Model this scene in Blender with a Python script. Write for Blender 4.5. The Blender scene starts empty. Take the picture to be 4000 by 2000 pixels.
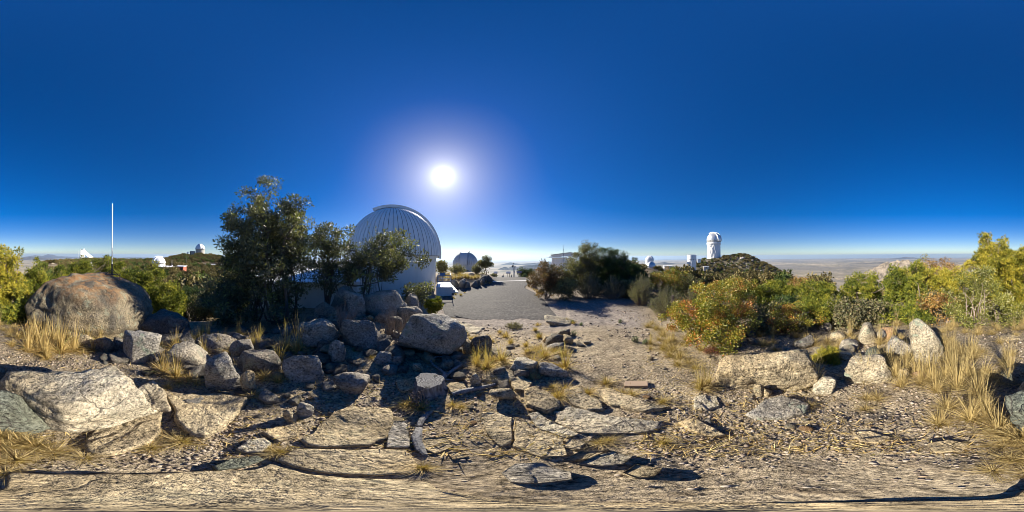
import bpy, bmesh, math, random
import numpy as np
from mathutils import Matrix, Vector

# ------------------------------------------------------------------ camera, sky, sun, exposure
sc = bpy.context.scene
PITCH = math.radians(0.5)
CAMZ = 1.65
cam_d = bpy.data.cameras.new('camera'); cam = bpy.data.objects.new('camera', cam_d)
sc.collection.objects.link(cam); sc.camera = cam
cam.location = (0, 0, CAMZ); cam.rotation_euler = (math.radians(90) + PITCH, 0, 0)
cam_d.type = 'PANO'
try: cam_d.panorama_type = 'EQUIRECTANGULAR'
except Exception: pass
try: cam_d.cycles.panorama_type = 'EQUIRECTANGULAR'
except Exception: pass
cam_d.clip_start = 0.05; cam_d.clip_end = 400000

def pix(u, v):
    """direction in the place for a pixel of the 4000x2000 photograph"""
    az = (u - 2000) * 2 * math.pi / 4000; el = (1000 - v) * math.pi / 2000
    x, y, z = math.sin(az) * math.cos(el), math.cos(az) * math.cos(el), math.sin(el)
    return np.array([x, y * math.cos(PITCH) - z * math.sin(PITCH), y * math.sin(PITCH) + z * math.cos(PITCH)])

SUN = pix(1731, 688)
SUN_EL = math.asin(SUN[2]); SUN_AZ = math.atan2(SUN[0], SUN[1])
world = bpy.data.worlds.new('World'); sc.world = world; world.use_nodes = True
wn = world.node_tree; wn.nodes.clear()
sky = wn.nodes.new('ShaderNodeTexSky'); sky.sky_type = 'NISHITA'; sky.sun_disc = False
sky.sun_elevation = SUN_EL; sky.sun_rotation = SUN_AZ; sky.altitude = 2100
sky.air_density = 1.0; sky.dust_density = 1.0; sky.ozone_density = 3.0
SKY_STRENGTH = 0.081
hsv = wn.nodes.new('ShaderNodeHueSaturation'); hsv.inputs['Saturation'].default_value = 1.8; hsv.inputs['Hue'].default_value = 0.52
gam = wn.nodes.new('ShaderNodeGamma'); gam.inputs[1].default_value = 0.7
bg = wn.nodes.new('ShaderNodeBackground'); bg.inputs[1].default_value = SKY_STRENGTH
out = wn.nodes.new('ShaderNodeOutputWorld')
# the solar aureole: forward scattering round the sun itself
geo = wn.nodes.new('ShaderNodeTexCoord')
dot = wn.nodes.new('ShaderNodeVectorMath'); dot.operation = 'DOT_PRODUCT'; dot.inputs[1].default_value = tuple(SUN)
nrm = wn.nodes.new('ShaderNodeVectorMath'); nrm.operation = 'NORMALIZE'
wn.links.new(geo.outputs['Generated'], nrm.inputs[0]); wn.links.new(nrm.outputs[0], dot.inputs[0])
acs = wn.nodes.new('ShaderNodeMath'); acs.operation = 'ARCCOSINE'; wn.links.new(dot.outputs['Value'], acs.inputs[0])
def wmath(op, a, b=None):
    n = wn.nodes.new('ShaderNodeMath'); n.operation = op
    for i, s in enumerate((a, b)):
        if s is None: continue
        if isinstance(s, (int, float)): n.inputs[i].default_value = s
        else: wn.links.new(s, n.inputs[i])
    return n.outputs[0]
def glow(width, amp, power=2.0):
    q = wmath('POWER', wmath('DIVIDE', acs.outputs[0], math.radians(width)), power)
    return wmath('DIVIDE', amp, wmath('ADD', q, 1.0))
g = wmath('ADD', glow(0.75, 120.0, 2.9), glow(6.0, 2.4, 2.4))
gc = wn.nodes.new('ShaderNodeMix'); gc.data_type = 'RGBA'; gc.blend_type = 'MULTIPLY'; gc.inputs[0].default_value = 1
wn.links.new(g, gc.inputs[6]); gc.inputs[7].default_value = (1.0, 0.98, 0.93, 1)
add = wn.nodes.new('ShaderNodeMix'); add.data_type = 'RGBA'; add.blend_type = 'ADD'; add.inputs[0].default_value = 1
wn.links.new(sky.outputs[0], gam.inputs[0]); wn.links.new(gam.outputs[0], hsv.inputs['Color'])
wn.links.new(hsv.outputs[0], add.inputs[6]); wn.links.new(gc.outputs[2], add.inputs[7])
wn.links.new(add.outputs[2], bg.inputs[0]); wn.links.new(bg.outputs[0], out.inputs[0])

sun_d = bpy.data.lights.new('sun', 'SUN'); sun_d.energy = 4.3; sun_d.angle = math.radians(0.53); sun_d.color = (1.0, 0.92, 0.77)
sun = bpy.data.objects.new('sun', sun_d); sc.collection.objects.link(sun)
sun.rotation_euler = Vector(SUN).to_track_quat('Z', 'Y').to_euler(); sun.location = (0, 0, 60)
vs = sc.view_settings; vs.view_transform = 'Standard'; vs.look = 'None'; vs.gamma = 1; vs.exposure = 1.3; vs.use_curve_mapping = False
sc.render.engine = 'CYCLES'
cy = sc.cycles; cy.use_denoising = True; cy.max_bounces = 7; cy.diffuse_bounces = 4; cy.glossy_bounces = 2
cy.transmission_bounces = 4; cy.transparent_max_bounces = 6; cy.volume_bounces = 1; cy.caustics_reflective = False; cy.caustics_refractive = False
cy.sample_clamp_indirect = 6; cy.pixel_filter_type = 'BLACKMAN_HARRIS'; cy.filter_width = 0.85

COL = sc.collection
# ------------------------------------------------------------------ noise and mesh helpers
def _hash(ix, iy, iz, s):
    h = (ix * 374761393 + iy * 668265263 + iz * 2147483647 + s * 1274126177) & 0xFFFFFFFF
    h = ((h ^ (h >> 13)) * 1274126177) & 0xFFFFFFFF
    h = ((h ^ (h >> 16)) * 2246822519) & 0xFFFFFFFF
    return ((h ^ (h >> 15)) & 0xFFFFFF) / float(0xFFFFFF) * 2 - 1
def vnoise(P, seed=0):
    P = np.asarray(P, float); f = np.floor(P); t = P - f; i = f.astype(np.int64); t = t * t * (3 - 2 * t)
    r = 0
    for dx in (0, 1):
        wx = t[:, 0] if dx else 1 - t[:, 0]
        for dy in (0, 1):
            wy = t[:, 1] if dy else 1 - t[:, 1]
            for dz in (0, 1):
                wz = t[:, 2] if dz else 1 - t[:, 2]
                r = r + wx * wy * wz * _hash(i[:, 0] + dx, i[:, 1] + dy, i[:, 2] + dz, seed)
    return r
def fbm(P, octv=4, seed=0, gain=0.5):
    P = np.asarray(P, float); a, s, r = 1.0, 1.0, 0
    for o in range(octv):
        r = r + a * vnoise(P * s + 17.3 * o, seed + o); a *= gain; s *= 2.03
    return r

def mesh_np(name, V, F, attr=None, mats=None, mi=None, smooth=False):
    """V (n,3); F (m,k) one array or list of arrays with equal-size faces"""
    if not isinstance(F, list): F = [F]
    me = bpy.data.meshes.new(name)
    F = [np.asarray(f, np.int32) for f in F if len(f)]
    nl = sum(f.size for f in F); nf = sum(len(f) for f in F)
    me.vertices.add(len(V)); me.vertices.foreach_set('co', np.asarray(V, np.float32).ravel())
    me.loops.add(nl); me.loops.foreach_set('vertex_index', np.concatenate([f.ravel() for f in F]))
    me.polygons.add(nf)
    tot = np.concatenate([np.full(len(f), f.shape[1], np.int32) for f in F])
    st = np.concatenate([[0], np.cumsum(tot)[:-1]]).astype(np.int32)
    me.polygons.foreach_set('loop_start', st); me.polygons.foreach_set('loop_total', tot)
    if smooth: me.polygons.foreach_set('use_smooth', np.ones(nf, bool))
    if attr is not None:
        for k, a in attr.items():
            a = np.asarray(a, np.float32)
            if a.ndim == 1:
                at = me.attributes.new(k, 'FLOAT', 'POINT'); at.data.foreach_set('value', a)
            else:
                at = me.attributes.new(k, 'FLOAT_COLOR', 'POINT')
                if a.shape[1] == 3: a = np.c_[a, np.ones(len(a))]
                at.data.foreach_set('color', a.astype(np.float32).ravel())
    for m in (mats or []): me.materials.append(m)
    if mi is not None: me.polygons.foreach_set('material_index', np.asarray(mi, np.int32))
    me.update(calc_edges=True); me.validate()
    return me
def link(name, me, parent=None, loc=(0, 0, 0), rz=0.0):
    o = bpy.data.objects.new(name, me); COL.objects.link(o); o.location = loc
    if rz: o.rotation_euler = (0, 0, rz)
    if parent is not None: o.parent = parent
    return o
def tag(o, label=None, cat=None, group=None, kind=None):
    if label: o['label'] = label
    if cat: o['category'] = cat
    if group: o['group'] = group
    if kind: o['kind'] = kind
    return o
def empty(name, loc, rz=0.0):
    o = bpy.data.objects.new(name, None); COL.objects.link(o); o.location = loc; o.rotation_euler = (0, 0, rz)
    o.empty_display_size = 0.2
    return o

class MB:
    """collects boxes, tubes, prisms into one mesh"""
    def __init__(s): s.v = []; s.f = []; s.n = 0
    def add(s, V, F):
        V = [tuple(p) for p in V]; s.v += V; s.f += [tuple(i + s.n for i in f) for f in F]; s.n += len(V); return s
    def box(s, c, d, rz=0.0, M=None):
        x, y, z = d[0] / 2, d[1] / 2, d[2] / 2
        P = [Vector((a, b, e)) for e in (-z, z) for a, b in ((-x, -y), (x, -y), (x, y), (-x, y))]
        R = M if M is not None else Matrix.Rotation(rz, 3, 'Z')
        P = [R @ p + Vector(c) for p in P]
        return s.add(P, [(3, 2, 1, 0), (4, 5, 6, 7), (0, 1, 5, 4), (1, 2, 6, 5), (2, 3, 7, 6), (3, 0, 4, 7)])
    def tube(s, pts, r, n=8, cap=True):
        pts = [Vector(p) for p in pts]; rr = r if hasattr(r, '__len__') else [r] * len(pts)
        V = []; F = []
        for i, p in enumerate(pts):
            t = (pts[min(i + 1, len(pts) - 1)] - pts[max(i - 1, 0)]).normalized()
            a = t.orthogonal().normalized() if abs(t.z) < 0.999 else Vector((1, 0, 0)); 
            if i: 
                a = (pa - t * pa.dot(t)).normalized()
            pa = a; b = t.cross(a)
            for k in range(n):
                q = 2 * math.pi * k / n; V.append(p + (a * math.cos(q) + b * math.sin(q)) * rr[i])
        for i in range(len(pts) - 1):
            for k in range(n):
                F.append((i * n + k, i * n + (k + 1) % n, (i + 1) * n + (k + 1) % n, (i + 1) * n + k))
        if cap: F.append(tuple(range(n - 1, -1, -1))); F.append(tuple((len(pts) - 1) * n + k for k in range(n)))
        return s.add(V, F)
    def lathe(s, prof, n=48, c=(0, 0, 0), a0=0, a1=2 * math.pi):
        full = abs(a1 - a0 - 2 * math.pi) < 1e-6; m = n if full else n + 1
        V = [(c[0] + r * math.cos(a0 + (a1 - a0) * k / n), c[1] + r * math.sin(a0 + (a1 - a0) * k / n), c[2] + z) for r, z in prof for k in range(m)]
        F = []
        for i in range(len(prof) - 1):
            for k in range(n):
                k2 = (k + 1) % m; F.append((i * m + k, i * m + k2, (i + 1) * m + k2, (i + 1) * m + k))
        return s.add(V, F)
    def prism(s, poly, z0, z1):
        n = len(poly); V = [(x, y, z0) for x, y in poly] + [(x, y, z1) for x, y in poly]
        return s.add(V, [tuple(range(n - 1, -1, -1)), tuple(range(n, 2 * n))] + [(i, (i + 1) % n, n + (i + 1) % n, n + i) for i in range(n)])
    def build(s, name, m, parent=None, loc=(0, 0, 0), rz=0.0, smooth=False, bevel=0):
        me = bpy.data.meshes.new(name); me.from_pydata(s.v, [], s.f); me.materials.append(m)
        bm = bmesh.new(); bm.from_mesh(me); bmesh.ops.recalc_face_normals(bm, faces=bm.faces)
        if bevel: bmesh.ops.bevel(bm, geom=[e for e in bm.edges if len(e.link_faces) == 2 and e.calc_face_angle(0) > 0.5], offset=bevel, segments=2, affect='EDGES', profile=0.7)
        bm.to_mesh(me); bm.free()
        if smooth:
            me.polygons.foreach_set('use_smooth', np.ones(len(me.polygons), bool))
            try: me.set_sharp_from_angle(angle=math.radians(32))
            except Exception: pass
        return link(name, me, parent, loc, rz)

# ------------------------------------------------------------------ materials
class NT:
    def __init__(s, name):
        s.m = bpy.data.materials.new(name); s.m.use_nodes = True; s.t = s.m.node_tree; s.b = s.t.nodes['Principled BSDF']; s.o = s.t.nodes['Material Output']
    def n(s, typ, **k):
        x = s.t.nodes.new('ShaderNode' + typ)
        for a, b in k.items(): setattr(x, a, b)
        return x
    def set(s, sock, v):
        if isinstance(v, (int, float)): sock.default_value = v
        elif isinstance(v, (tuple, list)): sock.default_value = tuple(v) + ((1,) if len(v) == 3 and len(sock.default_value) == 4 else ())
        else: s.t.links.new(v, sock)
    def obj(s, off=True):
        tc = s.n('TexCoord'); 
        if not off: return tc.outputs['Object']
        oi = s.n('ObjectInfo'); mu = s.n('Math', operation='MULTIPLY'); s.t.links.new(oi.outputs['Random'], mu.inputs[0]); mu.inputs[1].default_value = 57.0
        a = s.n('VectorMath', operation='ADD'); s.t.links.new(tc.outputs['Object'], a.inputs[0]); s.t.links.new(mu.outputs[0], a.inputs[1]); return a.outputs[0]
    def noise(s, co, scale, detail=4, rough=0.55, dist=0.0):
        x = s.n('TexNoise'); s.t.links.new(co, x.inputs['Vector']); x.inputs['Scale'].default_value = scale; x.inputs['Detail'].default_value = detail
        x.inputs['Roughness'].default_value = rough; x.inputs['Distortion'].default_value = dist; return x.outputs[0]
    def scale(s, co, v):
        m = s.n('Mapping'); s.t.links.new(co, m.inputs[0]); m.inputs['Scale'].default_value = v; return m.outputs[0]
    def ramp(s, fac, stops):
        r = s.n('ValToRGB'); e = r.color_ramp.elements
        while len(e) < len(stops): e.new(0.5)
        for x, (p, c) in zip(e, stops): x.position = p; x.color = (c, c, c, 1) if isinstance(c, (int, float)) else tuple(c) + (1,)
        s.t.links.new(fac, r.inputs[0]); return r.outputs[0]
    def mix(s, fac, a, b, mode='MIX'):
        x = s.n('Mix', data_type='RGBA', blend_type=mode); s.set(x.inputs[0], fac); s.set(x.inputs[6], a); s.set(x.inputs[7], b); return x.outputs[2]
    def math(s, op, a, b=0.0):
        x = s.n('Math', operation=op); s.set(x.inputs[0], a); s.set(x.inputs[1], b); return x.outputs[0]
    def bump(s, h, strength=0.5, dist=0.02, prev=None):
        x = s.n('Bump'); x.inputs['Strength'].default_value = strength; x.inputs['Distance'].default_value = dist; s.t.links.new(h, x.inputs['Height'])
        if prev is not None: s.t.links.new(prev, x.inputs['Normal'])
        return x.outputs[0]
    def fin(s, color, rough=0.8, normal=None, metal=0.0, spec=None):
        s.set(s.b.inputs['Base Color'], color); s.set(s.b.inputs['Roughness'], rough); s.b.inputs['Metallic'].default_value = metal
        if spec is not None: s.b.inputs['Specular IOR Level'].default_value = spec
        if normal is not None: s.t.links.new(normal, s.b.inputs['Normal'])
        return s.m

def rock_mat(name, stain=False, lichen=0.5):
    t = NT(name); co = t.obj(); oi = t.n('ObjectInfo')
    base = oi.outputs['Color']
    patch = t.ramp(t.noise(co, 3.2, 7, 0.68, 0.5), [(0.3, 0.38), (0.48, 0.95), (0.7, 1.35)])
    c = t.mix(1.0, base, patch, 'MULTIPLY')
    c = t.mix(t.ramp(t.noise(co, 1.1, 3), [(0.45, 0.0), (0.7, 0.5)]), c, t.mix(1.0, c, (1.10, 0.96, 0.72), 'MULTIPLY'))
    sp = t.ramp(t.noise(co, 40, 4, 0.75), [(0.36, 0.16), (0.45, 0.8), (0.57, 1.15), (0.70, 1.9)])
    c = t.mix(1.0, c, sp, 'MULTIPLY')
    li = t.ramp(t.noise(co, 5.5, 6, 0.65, 0.6), [(0.56, 0.0), (0.64, lichen)])
    c = t.mix(li, c, t.mix(t.noise(co, 30, 2), (0.10, 0.13, 0.10), (0.36, 0.40, 0.30)))
    vo = t.n('TexVoronoi', feature='DISTANCE_TO_EDGE'); w = t.n('VectorMath', operation='ADD')
    nz = t.n('TexNoise'); t.t.links.new(co, nz.inputs['Vector']); nz.inputs['Scale'].default_value = 3.0; nz.inputs['Detail'].default_value = 4
    sc_ = t.n('VectorMath', operation='SCALE'); t.t.links.new(nz.outputs[1], sc_.inputs[0]); sc_.inputs['Scale'].default_value = 0.45
    t.t.links.new(co, w.inputs[0]); t.t.links.new(sc_.outputs[0], w.inputs[1]); t.t.links.new(w.outputs[0], vo.inputs['Vector']); vo.inputs['Scale'].default_value = 2.3
    crack = t.ramp(vo.outputs[0], [(0.0, 0.0), (0.022, 1.0)])
    c = t.mix(t.math('MULTIPLY', t.ramp(t.noise(co, 1.7, 2), [(0.5, 0.0), (0.6, 0.8)]), t.math('SUBTRACT', 1.0, crack)), c, (0.06, 0.05, 0.045))
    if stain:
        tc = t.n('TexCoord'); sx = t.n('SeparateXYZ'); t.t.links.new(tc.outputs['Object'], sx.inputs[0])
        up = t.ramp(sx.outputs[2], [(0.45, 0.0), (1.0, 1.0)])
        run = t.ramp(t.noise(t.scale(co, (3.0, 3.0, 0.9)), 1.6, 5, 0.6, 0.6), [(0.45, 0.0), (0.56, 0.9)])
        c = t.mix(t.ramp(t.noise(t.scale(co, (1.0, 1.0, 0.18)), 2.2, 5, 0.6, 0.3), [(0.5, 0.0), (0.62, 0.75)]), c, (0.06, 0.055, 0.05))
        c = t.mix(t.math('MULTIPLY', up, run), c, t.mix(t.noise(co, 14, 3), (0.17, 0.075, 0.03), (0.36, 0.205, 0.09)))
    h = t.math('ADD', t.noise(co, 16, 7, 0.65), t.math('MULTIPLY', crack, 0.12))
    nb = t.bump(h, 1.0, 0.05, t.bump(t.noise(co, 55, 3, 0.7), 0.6, 0.015))
    return t.fin(c, 0.88, nb, spec=0.25)
M = {}
M['rock'] = rock_mat('granite'); M['rock_lichen'] = rock_mat('lichened_granite', lichen=0.85); M['rock_bare'] = rock_mat('bare_granite', lichen=0.15)
M['rock_stain'] = rock_mat('rust_stained_granite', stain=True, lichen=0.6)

def ground_mat():
    t = NT('soil'); tc = t.n('TexCoord'); co = tc.outputs['Object']
    at = t.n('Attribute', attribute_name='gmask'); sx = t.n('SeparateColor'); t.t.links.new(at.outputs['Color'], sx.inputs[0])
    soil = t.mix(t.ramp(t.noise(co, 0.9, 5, 0.6), [(0.3, 0.0), (0.7, 1.0)]), (0.215, 0.17, 0.115), (0.36, 0.295, 0.20))
    fine = t.ramp(t.noise(co, 34, 5, 0.78), [(0.36, 0.16), (0.48, 0.85), (0.64, 1.75)])
    soil = t.mix(1.0, soil, fine, 'MULTIPLY')
    soil = t.mix(t.ramp(t.noise(co, 7, 5, 0.6), [(0.5, 0.0), (0.68, 0.6)]), soil, t.mix(1.0, soil, (0.48, 0.42, 0.38), 'MULTIPLY'))
    grav = t.mix(1.0, (0.24, 0.205, 0.175), t.ramp(t.noise(co, 10, 6, 0.82), [(0.34, 0.45), (0.66, 1.6)]), 'MULTIPLY')
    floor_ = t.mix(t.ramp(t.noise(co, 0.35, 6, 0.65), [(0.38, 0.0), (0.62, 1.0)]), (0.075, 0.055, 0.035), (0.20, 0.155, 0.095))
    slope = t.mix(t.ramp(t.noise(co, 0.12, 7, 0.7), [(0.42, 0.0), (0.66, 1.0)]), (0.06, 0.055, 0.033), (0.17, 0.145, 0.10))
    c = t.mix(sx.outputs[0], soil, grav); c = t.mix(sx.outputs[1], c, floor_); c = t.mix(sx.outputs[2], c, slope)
    nb = t.bump(t.noise(co, 30, 5, 0.7), 0.8, 0.03, t.bump(t.noise(co, 7, 4, 0.6), 0.5, 0.06))
    return t.fin(c, 0.95, nb, spec=0.15)
M['ground'] = ground_mat()
def asphalt():
    t = NT('asphalt'); co = t.obj(False)
    c = t.mix(t.noise(co, 0.5, 4), (0.052, 0.048, 0.047), (0.085, 0.078, 0.073))
    c = t.mix(1.0, c, t.ramp(t.noise(co, 9, 6, 0.85), [(0.34, 0.4), (0.5, 0.95), (0.66, 2.1)]), 'MULTIPLY')
    c = t.mix(t.ramp(t.noise(t.scale(co, (0.4, 1.6, 1)), 1.3, 4), [(0.55, 0), (0.75, 0.5)]), c, (0.13, 0.115, 0.10))
    return t.fin(c, 0.9, t.bump(t.noise(co, 60, 3, 0.7), 0.6, 0.015), spec=0.3)
M['asphalt'] = asphalt()
def paint(name, col, rough=0.5, dirt=0.25, metal=0.0, streak=True, dscale=1.0):
    t = NT(name); co = t.obj()
    c = t.mix(t.ramp(t.noise(t.scale(co, (1, 1, 0.25 if streak else 1)), 2.5 * dscale, 6, 0.62), [(0.42, 0.0), (0.72, dirt)]), col, tuple(x * 0.55 for x in col))
    c = t.mix(t.ramp(t.noise(co, 9 * dscale, 4), [(0.6, 0.0), (0.75, dirt * 0.6)]), c, tuple(x * 0.6 for x in (col[0], col[1] * 0.95, col[2] * 0.88)))
    return t.fin(c, rough, t.bump(t.noise(co, 12 * dscale, 3), 0.08, 0.01), metal)
M['white'] = paint('white_paint', (0.80, 0.80, 0.79), 0.45, 0.3)
M['dome_white'] = paint('white_dome_panels', (0.83, 0.82, 0.80), 0.6, 0.3)
M['far_white'] = paint('white_cladding', (0.82, 0.82, 0.82), 0.45, 0.2, dscale=0.08)
M['stucco'] = paint('cream_stucco', (0.72, 0.71, 0.67), 0.8, 0.25)
M['seam'] = paint('stained_seam', (0.20, 0.195, 0.19), 0.8, 0.5)
M['silver'] = paint('brushed_aluminium', (0.56, 0.57, 0.57), 0.62, 0.3, 0.25)
M['far_silver'] = paint('aluminium_cladding', (0.70, 0.71, 0.73), 0.4, 0.25, 0.6, dscale=0.08)
M['concrete'] = paint('grey_concrete', (0.40, 0.39, 0.36), 0.85, 0.3, dscale=0.2)
M['dark'] = paint('dark_opening', (0.03, 0.032, 0.036), 0.5, 0.2)
M['black_steel'] = paint('black_steel', (0.025, 0.025, 0.028), 0.45, 0.2)
M['rail'] = paint('blue_grey_steel', (0.16, 0.22, 0.32), 0.45, 0.2)
M['grey_steel'] = paint('galvanised_steel', (0.42, 0.43, 0.45), 0.5, 0.25, 0.5)
M['rust'] = paint('rusted_steel', (0.15, 0.065, 0.05), 0.8, 0.5)
M['brick_red'] = paint('red_brick_wall', (0.36, 0.11, 0.07), 0.85, 0.35, dscale=0.5)
M['glass'] = paint('window_glass', (0.05, 0.06, 0.08), 0.08, 0.1)
M['panel_print'] = paint('printed_panel', (0.06, 0.07, 0.13), 0.35, 0.3)
M['beige'] = paint('beige_wall', (0.55, 0.48, 0.38), 0.8, 0.25, dscale=0.3)
M['yellow'] = paint('yellow_paint', (0.70, 0.50, 0.02), 0.5, 0.2)
M['line'] = paint('white_road_line', (0.78, 0.77, 0.74), 0.7, 0.35)
M['clay'] = paint('fired_clay', (0.36, 0.26, 0.175), 0.9, 0.35)
def wood(name, a, b, sc=1.0):
    t = NT(name); co = t.obj()
    g_ = t.noise(t.scale(co, (14, 14, 1.4)), 3 * sc, 5, 0.65, 0.6)
    c = t.mix(t.ramp(g_, [(0.3, 0), (0.7, 1)]), a, b)
    return t.fin(c, 0.9, t.bump(g_, 0.7, 0.015), spec=0.2)
M['bark'] = wood('grey_brown_bark', (0.07, 0.055, 0.045), (0.20, 0.165, 0.135))
M['bark_pale'] = wood('pale_bark', (0.20, 0.15, 0.115), (0.42, 0.34, 0.28))
M['dead_wood'] = wood('weathered_dead_wood', (0.045, 0.042, 0.04), (0.34, 0.33, 0.315))
def cut_wood():
    t = NT('cut_grey_wood'); co = t.obj(False); w = t.n('TexWave', wave_type='RINGS', rings_direction='Z'); t.t.links.new(co, w.inputs['Vector']); w.inputs['Scale'].default_value = 26; w.inputs['Distortion'].default_value = 3.5; w.inputs['Detail'].default_value = 3
    c = t.mix(t.ramp(w.outputs[1], [(0.2, 0), (0.8, 1)]), (0.11, 0.105, 0.10), (0.33, 0.32, 0.30))
    c = t.mix(t.ramp(t.noise(co, 14, 4, 0.6, 1.5), [(0.36, 1.0), (0.42, 0.0)]), c, (0.035, 0.033, 0.03))
    return t.fin(c, 0.9, t.bump(w.outputs[1], 0.5, 0.01), spec=0.2)
M['cut_wood'] = cut_wood()
M['red_bark'] = wood('peeling_red_bark', (0.16, 0.07, 0.03), (0.50, 0.33, 0.20))
M['twig'] = wood('dry_twig', (0.14, 0.11, 0.085), (0.34, 0.28, 0.23))
def leaf(name, stops, rough=0.5, trans=0.25, spec=0.4):
    t = NT(name); at = t.n('Attribute', attribute_name='rnd')
    c = t.ramp(at.outputs['Fac'], stops)
    t.fin(c, rough, None, spec=spec)
    tr = t.n('BsdfTranslucent'); t.set(tr.inputs[0], t.mix(1.0, c, (1.5, 1.6, 0.7), 'MULTIPLY'))
    mx = t.n('MixShader'); mx.inputs[0].default_value = trans
    t.t.links.new(t.b.outputs[0], mx.inputs[1]); t.t.links.new(tr.outputs[0], mx.inputs[2]); t.t.links.new(mx.outputs[0], t.o.inputs[0])
    return t.m
M['oak'] = leaf('silverleaf_oak_leaf', [(0, (0.06, 0.064, 0.034)), (0.45, (0.125, 0.127, 0.068)), (0.8, (0.20, 0.19, 0.10)), (0.95, (0.31, 0.28, 0.14)), (1, (0.28, 0.29, 0.08))], 0.5, 0.22, 0.45)
M['oak_brown'] = leaf('russet_oak_leaf', [(0, (0.06, 0.05, 0.03)), (0.35, (0.13, 0.085, 0.04)), (0.65, (0.22, 0.115, 0.045)), (0.85, (0.15, 0.14, 0.05)), (1, (0.33, 0.15, 0.06))], 0.45, 0.25, 0.5)
M['oak_grey'] = leaf('grey_oak_leaf', [(0, (0.075, 0.075, 0.042)), (0.5, (0.165, 0.15, 0.085)), (0.8, (0.24, 0.19, 0.10)), (1, (0.17, 0.20, 0.07))], 0.55, 0.28, 0.3)
M['oak_orange'] = leaf('dry_orange_oak_leaf', [(0, (0.16, 0.09, 0.03)), (0.4, (0.34, 0.19, 0.06)), (0.75, (0.46, 0.28, 0.09)), (1, (0.24, 0.22, 0.07))], 0.5, 0.3, 0.4)
M['pine'] = leaf('pinyon_needle', [(0, (0.05, 0.075, 0.012)), (0.45, (0.165, 0.19, 0.025)), (0.8, (0.28, 0.28, 0.035)), (1, (0.38, 0.34, 0.05))], 0.55, 0.2, 0.3)
M['pine_gold'] = leaf('golden_pinyon_needle', [(0, (0.12, 0.13, 0.015)), (0.4, (0.27, 0.25, 0.03)), (0.75, (0.40, 0.34, 0.04)), (1, (0.48, 0.38, 0.06))], 0.55, 0.2, 0.3)
M['pine_dark'] = leaf('dark_pinyon_needle', [(0, (0.02, 0.04, 0.015)), (0.6, (0.045, 0.085, 0.025)), (1, (0.11, 0.15, 0.035))], 0.5, 0.15, 0.35)
M['broom'] = leaf('grey_brush_leaf', [(0, (0.10, 0.10, 0.065)), (0.5, (0.20, 0.195, 0.13)), (0.85, (0.26, 0.245, 0.14)), (1, (0.29, 0.22, 0.14))], 0.6, 0.28, 0.3)
M['manzanita'] = leaf('yellow_shrub_leaf', [(0, (0.10, 0.12, 0.02)), (0.4, (0.24, 0.24, 0.035)), (0.7, (0.40, 0.33, 0.05)), (0.9, (0.42, 0.24, 0.05)), (1, (0.45, 0.15, 0.04))], 0.4, 0.28, 0.5)
M['oak_green'] = leaf('pale_green_oak_leaf', [(0, (0.08, 0.09, 0.02)), (0.4, (0.18, 0.19, 0.035)), (0.75, (0.29, 0.28, 0.07)), (1, (0.42, 0.40, 0.20))], 0.5, 0.22, 0.4)
M['far_oak'] = leaf('woodland_oak_leaf', [(0, (0.09, 0.075, 0.03)), (0.5, (0.19, 0.15, 0.06)), (0.85, (0.26, 0.20, 0.085)), (1, (0.2, 0.2, 0.06))], 0.6, 0.12, 0.25)
M['far_green'] = leaf('woodland_green_leaf', [(0, (0.05, 0.075, 0.02)), (0.6, (0.11, 0.15, 0.035)), (1, (0.19, 0.21, 0.055))], 0.6, 0.12, 0.25)
M['grass'] = leaf('dry_golden_grass', [(0, (0.22, 0.14, 0.05)), (0.5, (0.50, 0.36, 0.14)), (0.9, (0.66, 0.52, 0.25)), (1, (0.30, 0.32, 0.09))], 0.6, 0.25, 0.3)
M['grass_pale'] = leaf('pale_straw_grass', [(0, (0.20, 0.135, 0.055)), (0.5, (0.46, 0.35, 0.155)), (1, (0.64, 0.52, 0.27))], 0.6, 0.25, 0.3)
M['red_brush'] = leaf('red_brown_brush', [(0, (0.12, 0.045, 0.03)), (0.6, (0.26, 0.10, 0.06)), (1, (0.40, 0.22, 0.12))], 0.7, 0.2, 0.2)
M['forb'] = leaf('grey_green_forb', [(0, (0.10, 0.14, 0.08)), (0.6, (0.20, 0.26, 0.15)), (1, (0.32, 0.36, 0.22))], 0.6, 0.2, 0.3)
def gravel_mat():
    t = NT('gravel'); at = t.n('Attribute', attribute_name='rnd')
    c = t.ramp(at.outputs['Fac'], [(0, (0.09, 0.075, 0.065)), (0.3, (0.24, 0.19, 0.145)), (0.6, (0.31, 0.25, 0.185)), (0.85, (0.37, 0.32, 0.265)), (1, (0.36, 0.25, 0.15))])
    return t.fin(c, 0.9, spec=0.2)
M['gravel'] = gravel_mat()
def plain_mat():
    t = NT('desert_plain'); co = t.obj(False)
    c = t.mix(t.ramp(t.noise(t.scale(co, (1, 1, 0)), 0.00035, 8, 0.62, 0.8), [(0.36, 0), (0.62, 1)]), (0.20, 0.165, 0.10), (0.52, 0.42, 0.29))
    c = t.mix(t.ramp(t.noise(t.scale(co, (0.5, 1.4, 0)), 0.0012, 6, 0.6, 1.2), [(0.5, 0), (0.62, 0.7)]), c, (0.13, 0.13, 0.075))
    c = t.mix(t.ramp(t.noise(t.scale(co, (1, 1, 0)), 0.00009, 5, 0.6), [(0.45, 0), (0.6, 0.75)]), c, (0.16, 0.145, 0.12))
    return t.fin(c, 1.0, t.bump(t.noise(co, 0.004, 6, 0.7), 0.6, 60.0), spec=0.05)
M['plain'] = plain_mat()
def mount_mat(name, a, b, s):
    t = NT(name); co = t.obj(False)
    c = t.mix(t.ramp(t.noise(co, s, 8, 0.68, 0.5), [(0.36, 0), (0.62, 1)]), a, b)
    return t.fin(c, 1.0, t.bump(t.noise(co, s * 2, 8, 0.7), 0.8, 0.25 / s), spec=0.05)
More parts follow.
